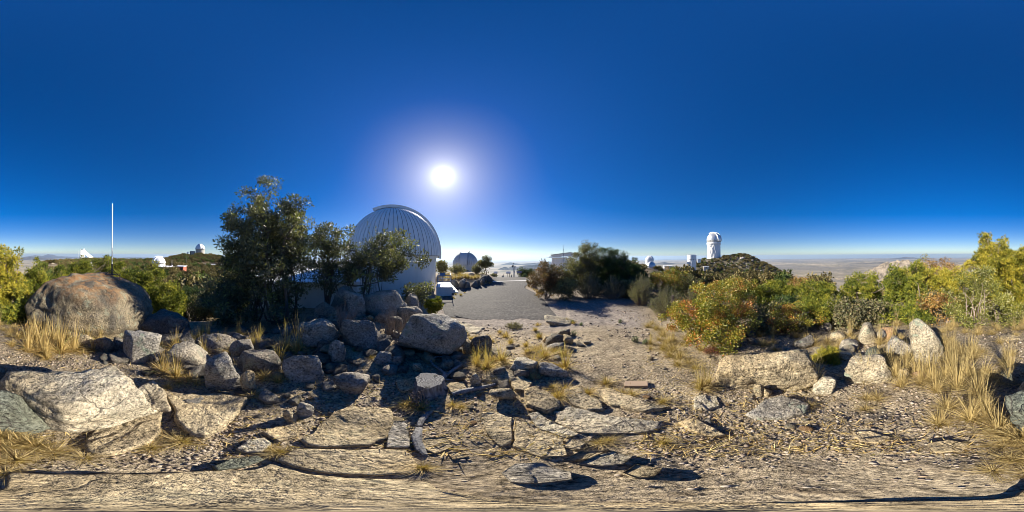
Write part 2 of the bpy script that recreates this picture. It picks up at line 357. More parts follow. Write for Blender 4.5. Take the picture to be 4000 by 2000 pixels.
M['mount'] = mount_mat('far_range', (0.035, 0.032, 0.03), (0.11, 0.092, 0.075), 0.0006)
M['rocky'] = mount_mat('rocky_mountain_stone', (0.10, 0.082, 0.06), (0.33, 0.27, 0.20), 0.004)

# ------------------------------------------------------------------ terrain heights (relative to the camera, then + CAMZ)
N0 = [(0, -1.65), (1, -1.65)]
END = [(1500, -470), (2600, -1000), (3600, -1260), (6000, -1320)]
def colm(*k): return N0 + list(k)
nearL = [(2, -1.7), (3, -1.85), (4, -2.1), (6, -2.5), (8, -3.5), (12, -5.5)]
nearP = [(2, -1.68), (3, -1.68), (4, -1.58), (4.8, -1.7), (6, -2.3), (8, -2.5)]
nearF = [(2, -1.66), (3, -1.85), (4, -2.1), (5, -2.3)]
nearR = [(2, -1.66), (3, -1.9), (4, -2.05), (6, -2.3), (8, -2.6), (12, -3.4)]
drop = [(60, -20), (150, -50), (400, -140)]
T = {
 0: colm((2, -1.68), (3, -1.75), (4, -2.0), (6, -2.6), (10, -4.5), (20, -9), *drop),
 110: colm(*nearL, (20, -8.5), (40, -12), (90, -16), (150, -20), (300, -50)),
 170: colm(*nearL, (20, -8), (40, -10), (90, -11.5), (150, -11), (200, -11), (300, -18), (500, -60)),
 250: colm(*nearL, (20, -8), (40, -10), (90, -11), (140, -10.4), (200, -10), (300, -13), (500, -50)),
 350: colm(*nearL, (20, -8.5), (40, -11), (90, -12), (150, -11.5), (220, -10.4), (300, -10.5), (430, -13), (520, -30)),
 500: colm(*nearL, (20, -9), (40, -11.5), (90, -11.5), (150, -11), (220, -10.4), (300, -11), (400, -25)),
 620: colm(*nearL, (20, -9), (40, -12), (70, -12.5), (100, -10.2), (125, -10), (200, -10), (300, -11), (400, -25)),
 700: colm(*nearL, (20, -9), (40, -12), (70, -13), (100, -10.8), (150, -11), (200, -8), (260, -3.8), (300, -3), (330, -5), (420, -30)),
 780: colm(*nearL, (20, -9), (40, -12), (70, -13.5), (100, -13), (150, -11.5), (200, -7), (250, -0.5), (285, 2.6), (320, 1.5), (420, -30)),
 860: colm(*nearL, (20, -9), (40, -12), (70, -13.5), (100, -13.5), (150, -12.5), (200, -9), (280, -3.5), (330, -6), (430, -40)),
 940: colm((2, -1.7), (3, -1.8), (4, -2.1), (6, -2.5), (8, -3), (12, -4.5), (20, -7), (60, -14), (150, -17), (280, -15), (330, -20), (430, -50)),
 1050: colm((2, -1.68), (3, -1.85), (4, -2.15), (5.5, -2.45), (8, -2.6), (12, -3), (20, -4.5), *drop),
 1180: colm((2, -1.68), (3, -1.78), (4, -1.9), (5, -2.2), (7, -2.5), (12, -2.6), (20, -3), (30, -6), *drop),
 1300: colm(*nearP, (18, -2.6), (24, -3.5), (40, -9), *drop), 1500: colm(*nearP, (18, -2.6), (24, -3.5), (40, -9), *drop),
 1650: colm((2, -1.68), (3, -1.75), (4, -1.8), (5, -2.1), (6.5, -2.42), (18, -2.6), (28, -3.2), (40, -8), *drop),
 1720: colm(*nearF, (6, -2.42), (15, -2.5), (17, -2.1), (22, -1.9), (28, -3.0), (36, -3.6), (45, -9), *drop),
 1765: colm(*nearF, (6, -2.42), (12.2, -2.5), (13.2, -2.1), (16, -1.8), (22, -1.9), (28, -3.0), (36, -3.6), (45, -9), *drop),
 1880: colm(*nearF, (6, -2.42), (14.0, -2.52), (15.0, -2.1), (17, -1.85), (22, -1.9), (28, -3.0), (36, -3.6), (45, -9), *drop),
 1915: colm(*nearF, (6, -2.42), (15.3, -2.52), (16.3, -2.15), (18, -2.0), (21, -2.2), (24, -2.9), (32, -5), (45, -11), *drop),
 1932: colm(*nearF, (6, -2.4), (16, -2.5), (22, -2.72), (24, -2.85), (30, -5), (45, -11), *drop),
 2090: colm(*nearF, (6, -2.4), (16, -2.5), (22, -2.72), (24, -2.85), (30, -5), (45, -11), *drop),
 2200: colm((2, -1.66), (3, -1.9), (4, -2.1), (5, -2.3), (8, -2.4), (16, -2.6), (30, -3), (45, -4), (60, -9), (100, -35), (400, -140)),
 2400: colm((2, -1.66), (3, -1.9), (4, -2.1), (5, -2.3), (8, -2.45), (16, -2.8), (30, -5), (60, -8), (160, -10), (220, -30), (400, -120)),
 2540: colm((2, -1.66), (3, -1.9), (4, -2.1), (5, -2.3), (8, -2.45), (12, -2.8), (20, -4.2), (40, -7), (80, -9), (160, -10.5), (200, -14), (300, -60)),
 2640: colm((2, -1.66), (3, -1.9), (5, -2.2), (8, -2.6), (12, -3.2), (20, -5), (60, -11), (120, -15), (200, -26), (260, -32), (330, -60)),
 2690: colm(*nearR, (20, -5.5), (60, -14), (120, -22), (200, -27.5), (280, -29), (310, -24), (350, -20), (450, -60)),
 2730: colm(*nearR, (20, -5.5), (60, -15), (120, -24), (200, -29.5), (270, -28.5), (300, -22), (345, -10), (380, -10), (430, -30)),
 2765: colm(*nearR, (20, -5.7), (60, -16), (120, -26), (200, -31), (250, -31), (290, -27), (325, -8), (342, -3), (390, -2), (430, -20)),
 2830: colm(*nearR, (20, -5.7), (60, -17), (120, -28), (200, -33), (250, -32), (295, -27), (330, -6), (342, -2), (390, -1), (430, -20)),
 2870: colm(*nearR, (20, -5.7), (60, -17), (120, -28), (200, -33.5), (250, -32.5), (295, -27), (333, -4), (357, 3), (390, 2), (440, -20)),
 2895: colm(*nearR, (20, -5.7), (60, -17), (120, -28), (200, -34), (250, -33), (295, -27), (335, -3), (360, 6.0), (385, 4), (440, -20)),
 2925: colm(*nearR, (20, -5.7), (60, -17), (120, -28), (200, -34), (250, -34), (295, -28), (335, -6), (358, 4.5), (385, 2), (440, -25)),
 2960: colm(*nearR, (20, -5.7), (60, -17), (120, -29), (200, -35), (250, -36), (295, -31), (335, -13), (350, -7.5), (380, -10), (440, -50)),
 3000: colm(*nearR, (20, -5.7), (60, -17), (120, -30), (200, -36), (250, -38), (295, -34), (330, -18), (345, -16), (380, -26), (450, -80)),
 3060: colm(*nearR, (20, -5.8), (60, -18), (120, -32), (200, -40), (250, -43), (295, -42), (325, -34), (345, -34), (380, -50)),
 3112: colm(*nearR, (20, -6), (60, -19), (120, -34), (200, -46), (250, -52), (300, -54.5), (320, -53), (345, -56), (400, -84), (600, -160)),
 3160: colm(*nearR, (20, -6.2), (60, -20), (150, -46), (250, -68), (320, -82), (600, -165)),
 3230: colm(*nearR, (20, -6.4), (60, -20), (150, -47), (300, -84), (440, -84), (490, -75), (530, -77), (700, -160)),
 3300: colm(*nearR, (20, -6.6), (60, -20), (150, -46), (300, -88), (600, -185)),
 3500: colm((2, -1.66), (3, -1.8), (4, -2.0), (6, -2.3), (8, -2.8), (12, -4), (20, -7), (60, -20), (150, -46), (300, -88)),
 3750: colm((2, -1.66), (3, -1.78), (4, -2.0), (6, -2.4), (10, -4), (20, -8), *drop),
 3900: colm((2, -1.68), (3, -1.75), (4, -2.0), (6, -2.6), (10, -4.5), (20, -9), *drop),
}
LR = np.linspace(math.log(0.4), math.log(6000), 420); RR = np.exp(LR); NA = 1000
_ks = sorted(T)
def _prof(k):
    a = k + END if k[-1][0] < 1400 else k
    rr, zz = np.array([p[0] for p in a], float), np.array([p[1] for p in a], float)
    return np.interp(LR, np.log(rr + 0.4), zz) if False else np.interp(RR, rr, zz)
_cols = np.array([_prof(T[k]) for k in _ks])
_kk = np.array(_ks + [_ks[0] + 4000], float); _cc = np.vstack([_cols, _cols[:1]])
_uu = np.arange(NA) * 4000 / NA
ZT = np.array([[0.0]]); ZT = np.stack([np.interp(_uu, _kk, _cc[:, j]) for j in range(len(RR))], 1)
def _blur(A, k, ax, wrap):
    w = np.exp(-0.5 * (np.arange(-6, 7) / k) ** 2); w /= w.sum(); R = 0
    for i, o in enumerate(range(-6, 7)):
        if wrap: R = R + w[i] * np.roll(A, o, ax)
        else:
            idx = np.clip(np.arange(A.shape[ax]) + o, 0, A.shape[ax] - 1); R = R + w[i] * np.take(A, idx, ax)
    return R
ZT = _blur(_blur(ZT, 2.0, 0, True), 2.0, 1, False)
def G(x, y):
    """ground height (world z) at x, y"""
    x = np.atleast_1d(np.asarray(x, float)); y = np.atleast_1d(np.asarray(y, float))
    r = np.hypot(x, y); u = (np.arctan2(x, y) / (2 * math.pi) * 4000 + 2000) % 4000
    fi = u * NA / 4000; i0 = np.floor(fi).astype(int) % NA; i1 = (i0 + 1) % NA; a = fi - np.floor(fi)
    fj = np.clip((np.log(np.maximum(r, 0.4)) - LR[0]) / (LR[1] - LR[0]), 0, len(LR) - 1.001); j0 = fj.astype(int); b = fj - j0
    z = (ZT[i0, j0] * (1 - a) + ZT[i1, j0] * a) * (1 - b) + (ZT[i0, j0 + 1] * (1 - a) + ZT[i1, j0 + 1] * a) * b
    road = ((u > 1690) & (u < 2220) & (r > 5.6) & (r < 26)) * 1.0
    P = np.stack([x, y, np.zeros_like(x)], 1)
    amp = np.minimum(0.05 + 0.004 * r, 0.5) * (1 - 0.93 * road)
    z = z + amp * fbm(P * 0.55, 4, 3) + np.where(r > 60, 1, 0) * np.clip((r - 60) / 200, 0, 1) * 1.2 * fbm(P * 0.03, 4, 8)
    z = z + np.clip((r - 500) / 800, 0, 1) * 60 * fbm(P * 0.002, 5, 11)
    if len(r) and r.min() < 9: z = z + np.where((r < 9) & (road < 0.5), 0.018, 0) * fbm(P * 5.0, 2, 21)
    return z + CAMZ
def g1(x, y): return float(G(x, y)[0])
_rs = np.exp(np.linspace(math.log(0.03), math.log(900), 2600))
def place(u, v):
    d = pix(u, v); h = math.hypot(d[0], d[1]); x, y = d[0] / h, d[1] / h
    z = CAMZ + _rs * d[2] / h; gz = G(_rs * x, _rs * y); k = np.argmax(z < gz)
    r = _rs[k] if z[k] < gz[k] else 900.0
    return r * x, r * y, float(gz[k]), float(r)
def polar(u, r):
    a = (u - 2000) * 2 * math.pi / 4000; x, y = r * math.sin(a), r * math.cos(a); return x, y, g1(x, y)
def zat(u, v, r):
    d = pix(u, v); return CAMZ + r * d[2] / math.hypot(d[0], d[1])
def yaw_to(u): return -(u - 2000) * 2 * math.pi / 4000      # local +y points away from the viewpoint, +x to its right

def build_ground():
    na = 800
    rad = np.concatenate([[0.02, 0.1, 0.2, 0.3], np.exp(np.linspace(math.log(0.4), math.log(7), 130)), np.exp(np.linspace(math.log(7.1), math.log(5200), 230))])
    A = np.arange(na) * 2 * math.pi / na
    X = np.outer(rad, np.sin(A)).ravel(); Y = np.outer(rad, np.cos(A)).ravel(); Z = G(X, Y)
    P = np.stack([X, Y, 0 * X], 1); r = np.hypot(X, Y)
    i = np.arange(len(rad) - 1)[:, None] * na; k = np.arange(na)[None, :]; k2 = (k + 1) % na
    F = np.stack([i + k, i + na + k, i + na + k2, i + k2], -1).reshape(-1, 4)[:, ::-1]
    u = (np.arctan2(X, Y) / (2 * math.pi) * 4000 + 2000) % 4000
    s = lambda a, b, x: np.clip((x - a) / (b - a), 0, 1)
    nz = fbm(P * 0.8, 3, 5) * 0.15
    apron = s(4.0, 5.2, r + nz * 3) * (1 - s(11, 14, r)) * s(1650, 1720, u) * (1 - s(2480, 2560, u))
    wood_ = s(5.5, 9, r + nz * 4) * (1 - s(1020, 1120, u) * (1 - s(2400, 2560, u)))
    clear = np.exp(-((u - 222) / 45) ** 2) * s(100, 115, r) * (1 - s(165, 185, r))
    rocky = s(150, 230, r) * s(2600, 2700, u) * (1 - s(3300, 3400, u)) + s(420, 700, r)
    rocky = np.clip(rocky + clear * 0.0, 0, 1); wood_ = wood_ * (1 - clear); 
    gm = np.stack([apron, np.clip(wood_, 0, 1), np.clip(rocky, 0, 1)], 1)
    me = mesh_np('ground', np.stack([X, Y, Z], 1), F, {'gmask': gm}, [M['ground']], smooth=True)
    tag(link('ground', me), kind='structure')
build_ground()

def build_road():
    rows = [(1079, 1923, 2085), (1085, 1922, 2100), (1092, 1922, 2110), (1098, 1925, 2110), (1104, 1915, 2100), (1112, 1884, 2072), (1119, 1845, 2056), (1126, 1775, 2056), (1134, 1768, 2068), (1142, 1762, 2082),
            (1155, 1735, 2103), (1170, 1726, 2120), (1190, 1722, 2138), (1210, 1726, 2156), (1222, 1732, 2166), (1232, 1740, 2172), (1240, 1760, 2160), (1250, 1800, 2130)]
    V = []; nc = 60
    for v, a, b in rows:
        for k in range(nc + 1):
            u = a + (b - a) * k / nc; j = 1.0 if k in (0, nc) else 0
            u += j * 5 * math.sin(v * 0.9 + k); last = v == 1250
            dv = 5 * float(fbm([[u * 0.022, 3.1, 0]], 5, 3, 0.7)[0]) if last else 0
            x, y, z, r = place(u, v + dv)
            if r > 23.2 - (1098 - v) * 0.0 - 0.02 * (v - 1079): x, y, z = polar(u, 23.2 - 0.12 * max(v - 1079, 0))
            V.append((x, y, z + (0.006 if last or j else 0.020)))
    F = [(i * (nc + 1) + k, i * (nc + 1) + k + 1, (i + 1) * (nc + 1) + k + 1, (i + 1) * (nc + 1) + k) for i in range(len(rows) - 1) for k in range(nc)]
    me = mesh_np('road', np.array(V), np.array(F)[:, ::-1], None, [M['asphalt']], smooth=True)
    tag(link('road', me), kind='structure')
    V = []; n = 30
    for k in range(n + 1):
        u = 1922 + (2112 - 1922) * k / n; v = 1100.5 - 5 * k / n
        x, y, z, r = place(u, v); ux, uy = x / r, y / r
        for d in (-0.17, 0.17): V.append((x + ux * d, y + uy * d, g1(x + ux * d, y + uy * d) + 0.034))
    F = [(2 * k, 2 * k + 1, 2 * k + 3, 2 * k + 2) for k in range(n)]
    tag(link('road_line', mesh_np('road_line', np.array(V), np.array(F), None, [M['line']])), kind='structure')
build_road()

def build_plain():
    na = 360; rad = np.concatenate([np.linspace(2300, 12000, 40), np.exp(np.linspace(math.log(12500), math.log(118000), 70))]); A = np.arange(na) * 2 * math.pi / na
    X = np.outer(rad, np.sin(A)).ravel(); Y = np.outer(rad, np.cos(A)).ravel(); r = np.hypot(X, Y)
    P = np.stack([X, Y, 0 * X], 1)
    Z = -1180 - r * r / (2 * 7430000.0) + 14 * fbm(P * 0.0004, 4, 4)
    i = np.arange(len(rad) - 1)[:, None] * na; k = np.arange(na)[None, :]; k2 = (k + 1) % na
    F = np.stack([i + k, i + na + k, i + na + k2, i + k2], -1).reshape(-1, 4)[:, ::-1]
    tag(link('desert_plain', mesh_np('desert_plain', np.stack([X, Y, Z], 1), F, None, [M['plain']], smooth=True)), kind='structure')
build_plain()

def ridge(name, d, prof, seed, rough=0.12, slope=0.35, mat='mount', nr=26, fold=1.0, step=4):
    """a mountain range whose crest stands at about distance d; prof = (u, v) crest points"""
    us = np.arange(prof[0][0], prof[-1][0] + 1, step, dtype=float); vv = np.interp(us, [p[0] for p in prof], [p[1] for p in prof])
    crest = np.array([zat(u, v, d) for u, v in zip(us, vv)]); base = -1180 - d * d / (2 * 7430000.0) - 40
    ht = np.maximum(crest - base, 5.0); wid = np.maximum(ht / slope, 200)
    t = np.linspace(-1, 1, nr); V = []
    az = (us - 2000) * 2 * math.pi / 4000
    Q = np.stack([np.repeat(us, nr) * d * 0.0015708, np.tile(t, len(us)) * np.repeat(wid, nr), np.zeros(len(us) * nr)], 1)
    wob = fbm(Q / (ht.max() * 1.1), 5, seed); rg = 1 - np.abs(fbm(Q / (ht.max() * 0.55), 5, seed + 9))
    tt = np.tile(t, len(us)); H = np.repeat(ht, nr); W = np.repeat(wid, nr)
    sh = np.clip(1 - np.abs(tt) ** 0.9, 0, 1)
    Z = base + H * sh * (1 + rough * (rg - 1) * 2 * np.clip(np.abs(tt) * 3 + 0.25, 0, 1)) + H * rough * wob * sh * 0.35
    R = d + tt * W * (1 + 0.3 * wob) + fold * W * 0.18 * wob
    AZ = np.repeat(az, nr); V = np.stack([R * np.sin(AZ), R * np.cos(AZ), Z], 1)
    i = np.arange(len(us) - 1)[:, None] * nr; k = np.arange(nr - 1)[None, :]
    F = np.stack([i + k, i + nr + k, i + nr + k + 1, i + k + 1], -1).reshape(-1, 4)
    return tag(link(name, mesh_np(name, V, F, None, [M[mat]], smooth=True)), kind='structure')
ridge('mountain_range', 70000, [(40, 1012), (95, 1003), (140, 996), (165, 998), (188, 992), (205, 994), (228, 1000), (280, 1003), (330, 1005), (400, 1003), (470, 1006), (520, 1003), (560, 1005), (600, 1006), (640, 1010), (760, 1012)], 3)
ridge('mountain_range', 42000, [(60, 1014), (95, 1004), (130, 1003), (180, 1006), (230, 1010), (300, 1012), (420, 1008), (500, 1010), (580, 1009), (640, 1013), (700, 1015)], 5)
ridge('mountain_range', 95000, [(1650, 1020), (1760, 1016), (1850, 1018), (1945, 1021), (1990, 1019), (2060, 1021), (2120, 1022), (2300, 1018), (2480, 1017), (2600, 1013), (2640, 1014), (2700, 1012), (2800, 1016)], 7)
ridge('mountain_range', 27000, [(1820, 1040), (1900, 1036), (1950, 1036), (1975, 1028), (1992, 1024), (2012, 1027), (2040, 1031), (2080, 1026), (2130, 1022), (2200, 1026), (2300, 1030), (2540, 1034), (2575, 1027), (2592, 1022), (2610, 1026), (2640, 1030), (2700, 1031), (2760, 1036)], 11)
ridge('mountain_range', 16000, [(1945, 1052), (1957, 1046), (1972, 1041), (1986, 1046), (1996, 1040), (2010, 1043), (2030, 1039), (2060, 1034), (2090, 1031), (2130, 1030), (2200, 1036), (2300, 1046), (2360, 1054)], 13)
ridge('mountain_range', 60000, [(2960, 1024), (3005, 1021), (3040, 1017), (3075, 1019), (3110, 1024), (3180, 1024), (3260, 1021), (3330, 1016), (3400, 1016), (3480, 1010), (3540, 1003), (3580, 1006), (3640, 1010), (3700, 1012), (3850, 1014), (3990, 1012)], 17)
ridge('mountain_range', 24000, [(3270, 1040), (3310, 1032), (3350, 1028), (3400, 1026), (3450, 1025), (3480, 1028), (3540, 1036)], 19)
ridge('rocky_mountain', 8000, [(3262, 1086), (3300, 1080), (3353, 1067), (3385, 1055), (3414, 1043), (3440, 1034), (3460, 1026), (3466, 1024), (3474, 1027), (3490, 1018), (3506, 1012), (3520, 1009), (3532, 1008), (3550, 1012), (3565, 1020), (3590, 1031), (3620, 1026), (3645, 1022), (3665, 1027), (3700, 1034), (3760, 1050), (3820, 1075)], 23, rough=0.3, slope=0.7, mat='rocky', nr=90, fold=0.6, step=1.5)

# ------------------------------------------------------------------ rocks
_ico = {}
def ico(sub):
    if sub not in _ico:
        bm = bmesh.new(); bmesh.ops.create_icosphere(bm, subdivisions=sub, radius=1.0)
        _ico[sub] = (np.array([v.co[:] for v in bm.verts]), np.array([[v.index for v in f.verts] for f in bm.faces])); bm.free()
    return _ico[sub]
def unit_(a): return a / np.linalg.norm(a)
def rock_verts(seed, sub, dims, style='block', tilt=(0, 0), rough=1.0, cuts=()):
    rng = np.random.default_rng(seed); D, F = ico(sub); dims = np.array(dims, float)
    pl = []
    if style in ('block', 'slab', 'wedge'):
        for ax in range(3):
            for s_ in (-1, 1):
                n = np.zeros(3); n[ax] = s_; n += rng.normal(0, 0.16, 3); pl.append((n / np.linalg.norm(n), rng.uniform(0.55, 0.75)))
        for _ in range(13): n = rng.normal(size=3); pl.append((n / np.linalg.norm(n), rng.uniform(0.5, 0.92)))
        p = 60
    else:
        for _ in range(16): n = rng.normal(size=3); pl.append((n / np.linalg.norm(n), rng.uniform(0.8, 1.05)))
        p = 6
    if style == 'wedge': pl.append((np.array([rng.choice([-1, 1]) * 0.75, -0.1, 0.65]), 0.42))
    if style == 'dome': p = 7; pl = [(n_, rng.uniform(0.88, 1.02)) for n_, d_ in pl] + [(unit_(rng.normal(size=3)), rng.uniform(0.9, 1.0)) for _ in range(10)]
    for n_, d_ in cuts: pl.append((np.array(n_, float) / np.linalg.norm(n_), d_))
    S = sum((np.maximum(D @ n, 0) / d) ** p for n, d in pl); R = S ** (-1.0 / p)
    V = D * R[:, None]
    asp = dims / dims.max(); V = V * asp
    rx, ry = math.radians(tilt[0]), math.radians(tilt[1])
    V = V @ np.array(Matrix.Rotation(rx, 3, 'X') @ Matrix.Rotation(ry, 3, 'Y')).T
    lo, hi = V.min(0), V.max(0); V = (V - (lo + hi) / 2) / (hi - lo) * dims
    m = dims.min(); N = D
    L = (dims.prod()) ** (1 / 3)
    Q = V / L
    disp = 0.085 * fbm(Q * 1.7 + seed, 3, seed) + 0.05 * (np.abs(fbm(Q * np.array([2, 2, 7.0]) + seed * 3, 4, seed + 5)) - 0.3)
    led = fbm(Q * np.array([1.2, 1.2, 5.5]) @ np.array(Matrix.Rotation(rng.uniform(-.5, .5), 3, 'Y')) + seed, 2, seed + 7)
    disp = disp + 0.035 * np.round(led * 3) / 3 + 0.026 * fbm(Q * 9, 3, seed + 2)
    V = V + N * (disp * min(m, L) * 0.9 * rough)[:, None]
    return V, F
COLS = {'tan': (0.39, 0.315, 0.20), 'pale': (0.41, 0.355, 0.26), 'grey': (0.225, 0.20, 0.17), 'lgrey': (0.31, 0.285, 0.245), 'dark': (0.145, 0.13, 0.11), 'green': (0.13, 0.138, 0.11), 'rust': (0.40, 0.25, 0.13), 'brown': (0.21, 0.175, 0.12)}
_rs_seed = [100]
def rock(u0, u1, vt, vb, label, col='grey', style='block', dep=0.8, tilt=None, r=None, mat='rock', sub=None, seed=None, name=None, cat='rock', group=None, bury=0.34, yaw=0.0, rough=1.0, w=None, h=None, shared=None, cuts=()):
    _rs_seed[0] += 1; seed = seed or _rs_seed[0]; rng = random.Random(seed)
    um = (u0 + u1) / 2; hw = (u1 - u0) * math.pi / 4000
    if r is None: r0 = place(um, vb)[3]
    else: r0 = r
    Tn = math.tan(min(hw, 1.1)); wd = w or 2 * r0 * Tn / max(1 - dep * Tn, 0.35); d = wd * dep; rc = r0 + d * 0.45
    x, y, gz = polar(um, rc); top = zat(um, vt, rc * 0.98); nearz = min(gz, zat(um, vb, r0))
    ht = h or max(top - nearz, 0.25 * min(wd, 0.4)); hh = ht * (1 + bury)
    if tilt is None: tilt = (rng.uniform(-14, 14), rng.uniform(-14, 14))
    px = u1 - u0
    sub = sub or (5 if px > 220 else 4 if px > 75 else 3)
    V, F = rock_verts(seed, sub, (wd * 1.06, d, hh), style, tilt, rough, cuts)
    zc = (top if not h else nearz + ht) - hh / 2
    if shared is None:
        me = mesh_np('rock', V, F, None, [M[mat]], smooth=True)
    nm = name or ('boulder' if wd > 0.9 else 'rock')
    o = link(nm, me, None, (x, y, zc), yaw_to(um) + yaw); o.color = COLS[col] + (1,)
    tag(o, label, cat, group); return o

big = rock(162, 604, 1060, 1320, 'huge rounded granite boulder with rust-stained top carrying the white pole mast', 'brown', 'dome', 0.85, (0, 0), mat='rock_stain', sub=6, seed=7, bury=0.25, rough=1.0)
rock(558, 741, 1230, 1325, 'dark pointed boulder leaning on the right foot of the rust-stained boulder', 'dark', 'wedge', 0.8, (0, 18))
rock(-45, 562, 1333, 1702, 'large pale granite boulder with greenish shaded flank beside the straw grass', 'pale', 'block', 0.52, (4, -7), mat='rock_bare', sub=6, seed=31, bury=0.2, r=0.86, rough=0.9, h=0.62, cuts=[((-0.85, -0.5, 0.12), 0.34)])
rock(-70, 175, 1405, 1690, 'added dark grey-green rock standing in for the shaded left face of the pale boulder', 'green', 'wedge', 0.7, (0, -16), mat='rock_lichen', r=0.84, sub=5, h=0.5)  # added rock; its dark green colour stands in for shade on the boulder's left face
rock(3838, 4030, 1350, 1592, 'dark green lichen-covered boulder behind tall dry grass', 'green', 'round', 0.8, (0, 10), mat='rock_lichen', r=1.55, sub=5, h=0.72)
rock(3905, 4030, 1318, 1372, 'tan weathered boulder resting just behind the dark green boulder', 'tan', 'round', 0.7, r=2.9)
rock(484, 632, 1308, 1420, 'grey block with a pale green lichen patch on its face', 'lgrey', 'block', 0.6, (0, 5), mat='rock_lichen')
rock(361, 452, 1313, 1384, 'low grey rock at the base of the rust-stained boulder', 'grey', 'round', 0.7)
rock(300, 365, 1316, 1365, 'brown rounded rock half hidden by dry grass near the big boulder', 'tan', 'round', 0.7)
rock(440, 500, 1325, 1380, 'small dark rock wedged beside the lichened grey block', 'dark', 'block', 0.7)
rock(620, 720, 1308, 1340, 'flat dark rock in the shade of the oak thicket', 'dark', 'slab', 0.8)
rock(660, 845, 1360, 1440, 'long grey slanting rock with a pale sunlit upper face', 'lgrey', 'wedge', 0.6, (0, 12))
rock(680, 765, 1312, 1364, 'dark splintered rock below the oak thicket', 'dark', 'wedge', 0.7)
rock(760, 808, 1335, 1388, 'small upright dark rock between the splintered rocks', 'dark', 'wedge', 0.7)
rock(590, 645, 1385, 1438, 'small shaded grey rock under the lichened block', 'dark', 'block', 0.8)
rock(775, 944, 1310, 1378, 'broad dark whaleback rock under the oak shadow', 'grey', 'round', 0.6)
rock(804, 950, 1394, 1530, 'sharp-edged grey block standing on end beside the golden grass', 'lgrey', 'block', 0.7, (8, -4))
rock(934, 1092, 1368, 1460, 'coarse grey block split from its neighbour behind the grass clump', 'grey', 'block', 0.6, (-6, 6))
rock(905, 1005, 1334, 1410, 'grey angular rock leaning against the split block', 'grey', 'wedge', 0.7)
rock(944, 1006, 1458, 1536, 'small tan rock tucked under the sharp-edged grey block', 'tan', 'round', 0.8)
rock(1116, 1274, 1396, 1497, 'layered grey rock with ledges in front of the golden bunchgrass', 'lgrey', 'slab', 0.7, (-12, -8))
rock(1106, 1146, 1278, 1312, 'small pale rock at the foot of the tall oak', 'grey', 'round', 0.8)
# the pile in front of the oaks
rock(1291, 1402, 1122, 1196, 'rounded dark boulder at the top left of the rock pile', 'grey', 'round', 0.7, r=4.6)
rock(1345, 1430, 1138, 1244, 'pale blue-grey boulder leaning on the rounded dark one in the pile', 'lgrey', 'block', 0.7, (0, -10), r=4.05)
rock(1422, 1582, 1135, 1238, 'big dappled boulder crowning the rock pile', 'lgrey', 'round', 0.7, (0, 12), r=4.15, mat='rock_lichen')
rock(1558, 1662, 1150, 1222, 'dark triangular boulder behind the crown of the rock pile', 'grey', 'wedge', 0.7, (0, 10), r=4.6)
rock(1222, 1320, 1187, 1262, 'tilted flat-topped rock on the left shoulder of the pile', 'grey', 'block', 0.7, (0, 8), r=4.1)
rock(1556, 1652, 1200, 1246, 'low lichened rock above the long slanting slab', 'lgrey', 'round', 0.7, r=4.0)
rock(1459, 1528, 1220, 1286, 'round dark rock wedged in the middle of the pile', 'grey', 'round', 0.8, r=3.75)
rock(1573, 1812, 1232, 1408, 'long slanting slab boulder running down the right of the pile', 'lgrey', 'slab', 0.62, (10, 26), sub=5, mat='rock_lichen', bury=0.1)
rock(1177, 1328, 1252, 1366, 'pale grey boulder at the left foot of the rock pile', 'lgrey', 'block', 0.7, (0, -14))
rock(1228, 1300, 1332, 1388, 'dark rock under the pale boulder at the left foot of the pile', 'dark', 'round', 0.8)
rock(1288, 1352, 1332, 1420, 'small grey block at the front of the rock pile', 'lgrey', 'block', 0.8)
rock(1333, 1496, 1256, 1368, 'smooth leaning slab dappled with shade in the centre of the pile', 'grey', 'slab', 0.6, (-25, 0))
rock(1422, 1464, 1233, 1266, 'small tan rock between the boulders of the pile', 'tan', 'block', 0.8, r=3.8)
rock(1395, 1440, 1240, 1290, 'dark chock stone under the dappled boulder', 'dark', 'block', 0.8, r=3.75)
rock(1525, 1575, 1245, 1300, 'brown chock stone left of the long slanting slab', 'dark', 'block', 0.8, r=3.5)
rock(1469, 1533, 1378, 1430, 'grey cobble on the soil below the pile', 'lgrey', 'block', 0.9)
rock(1530, 1570, 1397, 1438, 'dark squarish cobble right of the grey cobble below the pile', 'grey', 'block', 0.9)
rock(1310, 1450, 1467, 1545, 'dark rounded rock with a long shadow on open soil', 'grey', 'round', 0.8, (0, -8))
rock(1117, 1180, 1600, 1652, 'small white-grey rock beside the tan bedrock slab', 'pale', 'round', 0.9)
rock(1165, 1235, 1578, 1630, 'small dark-faced rock touching the white-grey one by the bedrock slab', 'lgrey', 'block', 0.9)
rock(1846, 1920, 1310, 1385, 'upright square block standing in golden grass near the road', 'dark', 'block', 0.9, (0, 6))
rock(1806, 1850, 1332, 1384, 'tan rock left of the upright square block', 'tan', 'block', 0.9)
rock(1617, 1659, 1425, 1454, 'small pointed white rock near the dead roots', 'pale', 'wedge', 0.9)
rock(1720, 1773, 1413, 1450, 'greenish rock among the bleached dead branches', 'green', 'block', 0.9, mat='rock_lichen')
rock(1838, 1880, 1463, 1507, 'jagged white stone right of the tree stump', 'pale', 'block', 0.9)
rock(1916, 2013, 1527, 1570, 'oval brown rock below the bleached branch', 'tan', 'round', 0.6)
rock(1928, 1979, 1443, 1479, 'dark stone sitting on a tan slab', 'dark', 'block', 0.9)
rock(1990, 2104, 1412, 1466, 'tilted pale slab fragment with grey top', 'pale', 'slab', 0.6, (0, 12))
rock(2095, 2215, 1426, 1472, 'long flat slab fragment right of the tilted pale one', 'lgrey', 'slab', 0.5, (0, 8))
rock(2006, 2068, 1450, 1480, 'small grey wedge in front of the tilted slab fragment', 'grey', 'wedge', 0.6)
